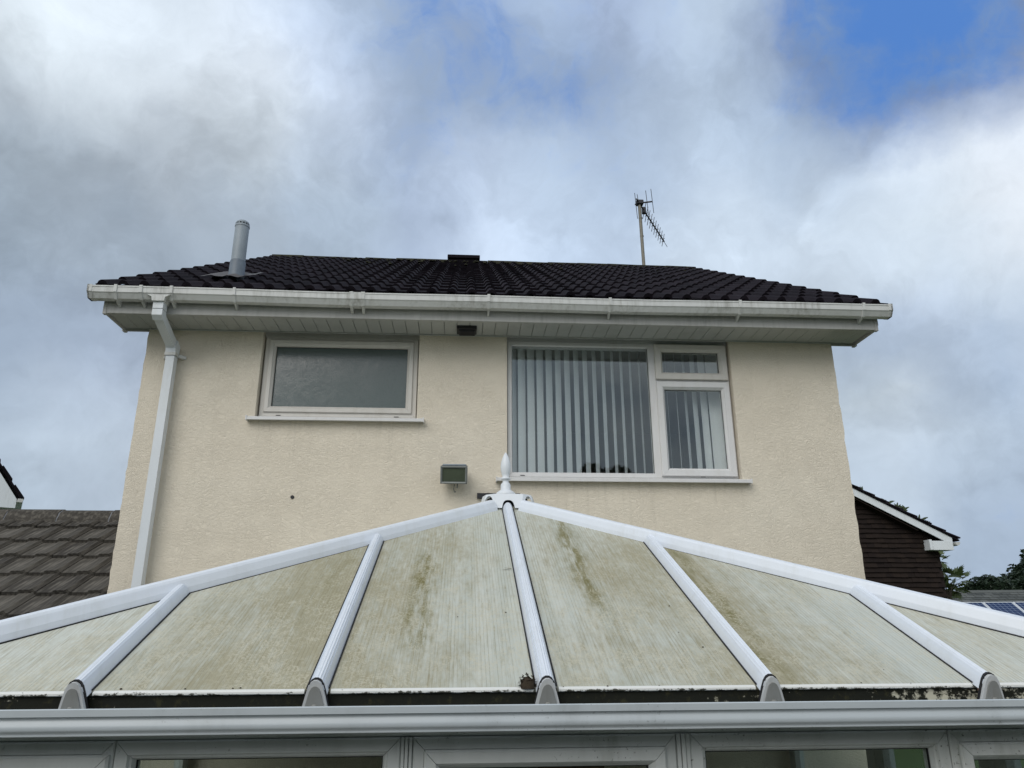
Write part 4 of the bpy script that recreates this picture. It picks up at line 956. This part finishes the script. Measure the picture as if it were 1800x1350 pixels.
for i in range(12):
    xx = .10 - i * .30
    m = NM @ TR(xx, -.03, EH + .03 + (.08 - xx) * tp) @ Matrix.Rotation(R(54), 4, 'Y') @ TR(-.34, 0, 0)
    tb = MB(); tb.prism([(0, -.004), (.36, .0), (.36, .034), (0, .022)], 0, .42, 'y'); obj('roof_tile', tb, M['roof'], nr, m)
b = MB(); b.prism([(.0, EH - .24), (.0, EH - .04), (-4.2, EH - .05 + 4.2 * tp), (-8.4, EH - .04), (-8.4, EH - .24), (-7.9, EH - .24), (-4.2, EH - .27 + 4.1 * tp), (-.5, EH - .24)], 0, .03, 'y', NM); obj('bargeboard', b, M['pvc'], nb)
b = MB(); b.bbox(-.5, -.005, .03, .24, EH - .25, EH - .04, .004, NM); obj('box_end', b, M['fascia'], nb)
b = MB(); b.prism([(.0, EH - .10), (.02, EH - .02), (.13, EH - .02), (.12, EH - .10)], .0, 9.2, 'y', NM); obj('gutter', b, M['gutter'], nb)

# ================================================================== TILE HUNG HOUSE right
HY = 10.5
th = thing('tile_hung_house', 'dark brown tile hung gable house with white bargeboard at right', 'house', (9.2, 14, GROUND))
hp = math.tan(R(27.3)); ex, ez = 13.12, 1.69         # lower end of the bargeboard underside
def under(x): return ez + (ex - x) * hp              # bargeboard underside
b = MB(); b.prism([(5.6, GROUND), (13.02, GROUND), (13.06, under(13.06) - .2), (9.2, under(9.2) - .02), (5.6, under(12.8) - .02)], HY + .03, HY + 9, 'y'); obj('wall', b, M['brick'], th)
hw_, gh = .165, .106
cells = []
for r in range(62):
    z = 2.95 + 11 * gh - r * gh
    for c in range(46):
        x = 13.13 - (c + (.5 if r % 2 else 0)) * hw_ - hw_
        if z + gh < min(under(x + hw_), under(18.4 - x)) + .18 and x > 5.6 and z > GROUND: cells.append((x, z))
cells.sort(key=lambda q: (q[0] < 11.05) * 10 + (q[1] < .15) * 5)
tb = MB(); tb.add([(.0005, -.046, 0), (hw_ - .0005, -.046, 0), (hw_ - .0005, -.004, gh + .03), (.0005, -.004, gh + .03), (.0005, -.024, -.001), (hw_ - .0005, -.024, -.001), (.0005, .008, gh + .03), (hw_ - .0005, .008, gh + .03)], [(0, 1, 2, 3), (0, 1, 5, 4), (0, 3, 6, 4), (1, 2, 7, 5)])
hme = tb.mesh('hung_tile', M['hung']); rest = MB()
for i, (x, z) in enumerate(cells):
    m = TR(x, HY + .02 + rnd.uniform(-.004, .004), z + rnd.uniform(-.005, .005)) @ Matrix.Rotation(rnd.uniform(-.03, .03), 4, 'X') @ Matrix.Rotation(rnd.uniform(-.02, .02), 4, 'Y')
    if i < 300: obj('hung_tile', hme, None, th, m)
    else: rest.add([v.co[:] for v in hme.vertices], [p.vertices[:] for p in hme.polygons], False, m)
stuff(obj('further_hung_tiles', rest, M['hung'], th))
b = MB()
for r in range(44):                                  # corner tiles returning round the right edge
    z = 2.0 - r * gh
    if z < 1.75: b.box(13.06, 13.135 + rnd.uniform(-.012, .012), HY + .02, HY + .25, z, z + gh + .01)
stuff(obj('corner_tiles', b, M['hung'], th))
b = MB(); b.prism([(ex + .2, ez - .2 * hp + .02), (ex + .2, ez - .2 * hp + .19), (9.2, under(9.2) + .26), (5.2, under(13.2) + .19), (5.2, under(13.2)), (9.2, under(9.2) + .02)], HY - .24, HY - .21, 'y'); obj('bargeboard', b, M['pvc'], th)
b = MB(); b.bbox(12.86, 13.32, HY - .245, HY + .05, 1.50, 1.70, .006); b.box(12.80, 12.86, HY - .22, HY + .05, 1.51, 1.73); obj('box_end', b, M['pvc'], th)
b = MB(); b.prism([(12.6, under(12.6) - .04), (12.6, under(12.6) - .02), (9.2, under(9.2)), (9.2, under(9.2) - .02)], HY - .21, HY + .03, 'y'); obj('verge_soffit', b, M['hung'], th)
tx = ex + .35
def rf_(x): return under(x) + .215
b = MB(); b.prism([(tx, rf_(tx)), (9.2, rf_(9.2)), (5.0, rf_(13.4)), (5.0, rf_(13.4) - .03), (9.2, rf_(9.2) - .03), (tx, rf_(tx) - .03)], HY - .26, HY + 9, 'y'); hr = obj('roof', b, M['roof'], th)
for i in range(15):
    x = tx - .30 * i; ang = math.atan(hp)
    m = TR(x, HY - .29, rf_(x) + .005) @ Matrix.Rotation(ang, 4, 'Y')
    b = MB(); b.prism([(-.40, -.018), (.0, .020), (.0, .048), (-.40, .012)], 0, .33, 'y'); obj('roof_tile', b, M['roof'], hr, m)
b = MB(); gx = ex + .22
b.prism([(gx + .005, 1.60 + .07), (gx + .01, 1.60 + .02), (gx + .05, 1.60 - .01), (gx + .10, 1.60 + .02), (gx + .115, 1.60 + .075), (gx + .09, 1.60 + .07)], HY - .30, HY + 9, 'y'); obj('gutter', b, M['gutter'], th)
# ferns and weeds rooted in the roof verge
def fern(x, h, wd, lean, label, n):
    z = rf_(x) + .03; t = thing('fern', label, 'fern', (x, HY - .15, z), 'ferns growing on the tile hung house roof'); b = MB()
    for k in range(n):
        a = rnd.uniform(-.9, .9) + lean; L = h * rnd.uniform(.6, 1.1); yy = rnd.uniform(-.3, .3)
        d = Vector((math.sin(a), yy * .5, math.cos(a))); base = Vector((x + rnd.uniform(-wd, wd), HY - .15 + rnd.uniform(-.08, .08), z - .03))
        for j in range(7):
            p = base + d * L * (j / 6) + Vector((0, 0, -.35 * L * (j / 6) ** 2)); l = .05 * (1.1 - j / 7)
            sdv = Vector((math.cos(a), 0, -math.sin(a)))
            for s_ in (-1, 1): b.add([tuple(p), tuple(p + sdv * s_ * l + d * .02), tuple(p + d * .045)], [(0, 1, 2)])
        b.tube([base, base + d * L * .9 + Vector((0, 0, -.3 * L))], .006, 4)
    obj('frond', b, M['fern'], t)
fern(11.42, .20, .05, 0, 'small upright fern on the roof verge nearest the cream house corner', 6)
fern(11.98, .24, .02, .2, 'thin spiky weed on the sloping roof verge between two larger ferns', 4)
fern(12.28, .24, .12, -.1, 'widest clump of ferns halfway down the tiled verge', 14)
fern(12.70, .24, .03, .6, 'fern leaning outwards above the white box end', 5)

# ================================================================== BUNGALOW with solar panels
bg = thing('bungalow', 'low grey slate roofed building with solar panels in the far right', 'house', (24, 24, GROUND))
BM = TR(22.3, 22.0, 0) @ Matrix.Rotation(R(-10), 4, 'Z')
BR = 1.02; bp = R(28)
b = MB(); b.prism([(-3.2, BR - 3.2 * math.tan(bp)), (0, BR - .02), (3.2, BR - 3.2 * math.tan(bp)), (3.2, GROUND), (-3.2, GROUND)], -9, 12, 'x', BM); obj('wall', b, M['brick'], bg)
b = MB(); b.prism([(-3.6, BR - 3.6 * math.tan(bp) + .0), (0, BR + .03), (3.6, BR - 3.6 * math.tan(bp)), (3.6, BR - 3.6 * math.tan(bp) - .03), (0, BR), (-3.6, BR - 3.6 * math.tan(bp) - .03)], -9.3, 12.3, 'x', BM); br = obj('roof', b, M['slate'], bg)
SM = BM @ TR(0, 0, BR + .035) @ Matrix.Rotation(bp, 4, 'X')
sb = MB(); sb.add([(.007, -.25, .036), (.293, -.25, .036), (.293, .05, .006), (.007, .05, .006), (.007, -.25, 0), (.293, -.25, 0)], [(0, 1, 2, 3), (0, 1, 5, 4)])
sme = sb.mesh('roof_slate', M['slate'])
for r in range(7):
    for k in range(26):
        obj('roof_slate', sme, None, br, SM @ TR(-3.2 + (k + (r % 2) * .5) * .3, -.02 - r * .19 + rnd.uniform(-.006, .006), 0))
b = MB(); b.prism([(-.12, -.05), (0, .05), (.12, -.05)], -9.3, 12.3, 'x', BM @ TR(0, 0, BR + .06)); obj('ridge_capping', b, M['slate'], br)
names = ['leftmost of three dark blue solar panels on the grey slate roof', 'middle of three dark blue solar panels on the grey slate roof', 'rightmost of three dark blue solar panels on the grey slate roof']
for k in range(3):
    m = SM @ TR(-1.66 + k * 1.02, -.95 - 1.6, .07)
    sp = thing('solar_panel', names[k], 'solar panel', (m.translation), 'solar panels on the slate roof')
    b = MB(); b.ring(0, .99, 0, 1.6, [(0, .03), (0, -.012), (.028, -.012), (.028, .03)], M=m @ Matrix.Rotation(R(-90), 4, 'X')); obj('frame', b, M['pvc'], sp)
    b = MB(); b.box(.0225, .9675, .022, 1.58, -.012, -.002); obj('cell_sheet', b, M['solar'], sp, m)

# ================================================================== TREES
def foliage(b, c, rad, n, size, seed, squash=.8, holes=.45):
    rr = random.Random(seed)
    for k in range(n):
        while True:
            v = Vector((rr.uniform(-1, 1), rr.uniform(-1, 1), rr.uniform(-1, 1)))
            if v.length <= 1: break
        v = v.normalized() * (v.length ** .45)
        bumpy = 1 + .35 * mnoise.noise(v * 2.2 + Vector((seed, 0, 0)))
        if mnoise.noise(v * 3.5 + Vector((0, seed, 3))) < -holes: continue
        p = Vector(c) + Vector((v.x * rad, v.y * rad, v.z * rad * squash)) * bumpy
        a = Vector((rr.uniform(-1, 1), rr.uniform(-1, 1), rr.uniform(-.6, .6))).normalized(); d = a.cross(Vector((rr.uniform(-1, 1), rr.uniform(-1, 1), 1))).normalized()
        s = size * rr.uniform(.6, 1.3)
        b.add([p - a * s, p + d * s * .45, p + a * s, p - d * s * .45], [(0, 1, 2, 3)])
def tree(name, label, x, y, blobs, zt, m, size, n, grp=None, seed=1):
    t = thing(name, label, 'tree', (x, y, GROUND), grp)
    b = MB(); b.tube([(x, y, GROUND), (x + .1, y, zt * .3), (x - .05, y, zt)], [.28, .2, .06], 8)
    for i, (c, r) in enumerate(blobs): b.tube([(x, y, min(zt * .2, c[2] - .5)), c], [.12, .03], 6)
    obj('trunk', b, M['bark'], t)
    b = MB()
    for i, (c, r) in enumerate(blobs): foliage(b, c, r, n, size, seed * 17 + i)
    obj('crown', b, m, t)
# far dark trees beyond the slate roof: each a crown of its own
tree('broadleaf_tree', 'low dark tree with a ragged top just right of the palm like shrub', 32.3, 36, [((31.5, 36, 1.25), .95), ((32.5, 36, 1.55), 1.15), ((33.3, 36.5, 1.6), 1.05), ((30.7, 36, .9), .7)], 1.2, M['tree'], .13, 3200, 'dark trees beyond the slate roof', 2)
tree('broadleaf_tree', 'taller dark tree rising at the right edge beyond the slate roof', 36, 38, [((35.7, 38, 1.7), 1.3), ((36.9, 38, 2.4), 1.5), ((38.6, 38, 3.3), 2.0)], 2.2, M['tree'], .14, 3600, 'dark trees beyond the slate roof', 3)
# palmate shrub beside the tile hung house
def palm_shrub(x, y, z0, blobs, label):
    t = thing('shrub', label, 'shrub', (x, y, GROUND)); b = MB(); rr = random.Random(4)
    tk = MB(); tk.tube([(x, y, GROUND), (x + .03, y, z0)], [.06, .04], 6)
    for (c, r, n) in blobs:
        tk.tube([(x, y, z0 - .4), c], .015, 5)
        for k in range(n):
            v = Vector((rr.gauss(0, 1), rr.gauss(0, 1), rr.gauss(0, 1))).normalized() * r * rr.uniform(.5, 1)
            p = Vector(c) + v; out = (v.normalized() + Vector((0, 0, .2))).normalized(); s = out.cross(Vector((rr.uniform(-.3, .3), rr.uniform(-.3, .3), 1))).normalized(); u = s.cross(out)
            for j in range(7):
                a = (j - 3) * .42; d = (out * math.cos(a) + s * math.sin(a) + u * -.15).normalized(); L = .20 * (1 - .07 * abs(j - 3)); wv_ = d.cross(u).normalized() * .028
                b.add([tuple(p), tuple(p + d * L * .6 + wv_), tuple(p + d * L), tuple(p + d * L * .6 - wv_)], [(0, 1, 2, 3)])
    obj('trunk', tk, M['bark'], t); obj('leaves', b, M['shrub'], t)
palm_shrub(13.9, 11.6, .7, [((14.02, 11.6, .88), .34, 40), ((13.86, 11.6, .62), .38, 40), ((13.74, 11.5, 1.42), .20, 10)], 'bright green palm like shrub beside the tile hung wall')
# garden tree behind the camera, mirrored in the bedroom window
tree('garden_tree', 'dark garden tree mirrored in the large bedroom window', 6.6, -15, [((5.9, -15, 2.9), 1.1), ((7.2, -15.2, 2.9), 1.15), ((6.5, -14.8, 3.7), .55), ((7.0, -15, 4.0), .35), ((5.6, -15, 3.8), .3), ((6.2, -15, 4.15), .25), ((7.7, -15, 3.7), .4), ((4.5, -15.3, 2.7), .8), ((4.3, -15.3, 3.4), .25)], 2.6, M['tree'], .11, 900, None, 9)

# tall clipped hedge added behind the viewpoint, unseen, to shade the lower conservatory
hg = MB(); rr = random.Random(8)
nx, prof = 60, [(-8.2, GROUND), (-8.15, -1.0), (-8.2, .6), (-8.3, .9), (-8.5, 1.2), (-9.1, 1.3), (-9.7, 1.1), (-9.8, GROUND)]
vs = []
for i in range(nx + 1):
    x = -14 + 32 * i / nx
    for (y, z) in prof:
        k = mnoise.noise(Vector((x * .8, y * 2, z * 1.3))) * .22; vs.append((x, y + k, z + (k if z > 0 else 0)))
m_ = len(prof)
hg.add(vs, [(i * m_ + k, i * m_ + k + 1, (i + 1) * m_ + k + 1, (i + 1) * m_ + k) for i in range(nx) for k in range(m_ - 1)])
ht = thing('shade_hedge', 'tall clipped dark hedge added out of view to shade the conservatory front', 'shade_hedge', (2, -9, GROUND))
obj('foliage', hg, M['tree'], ht)
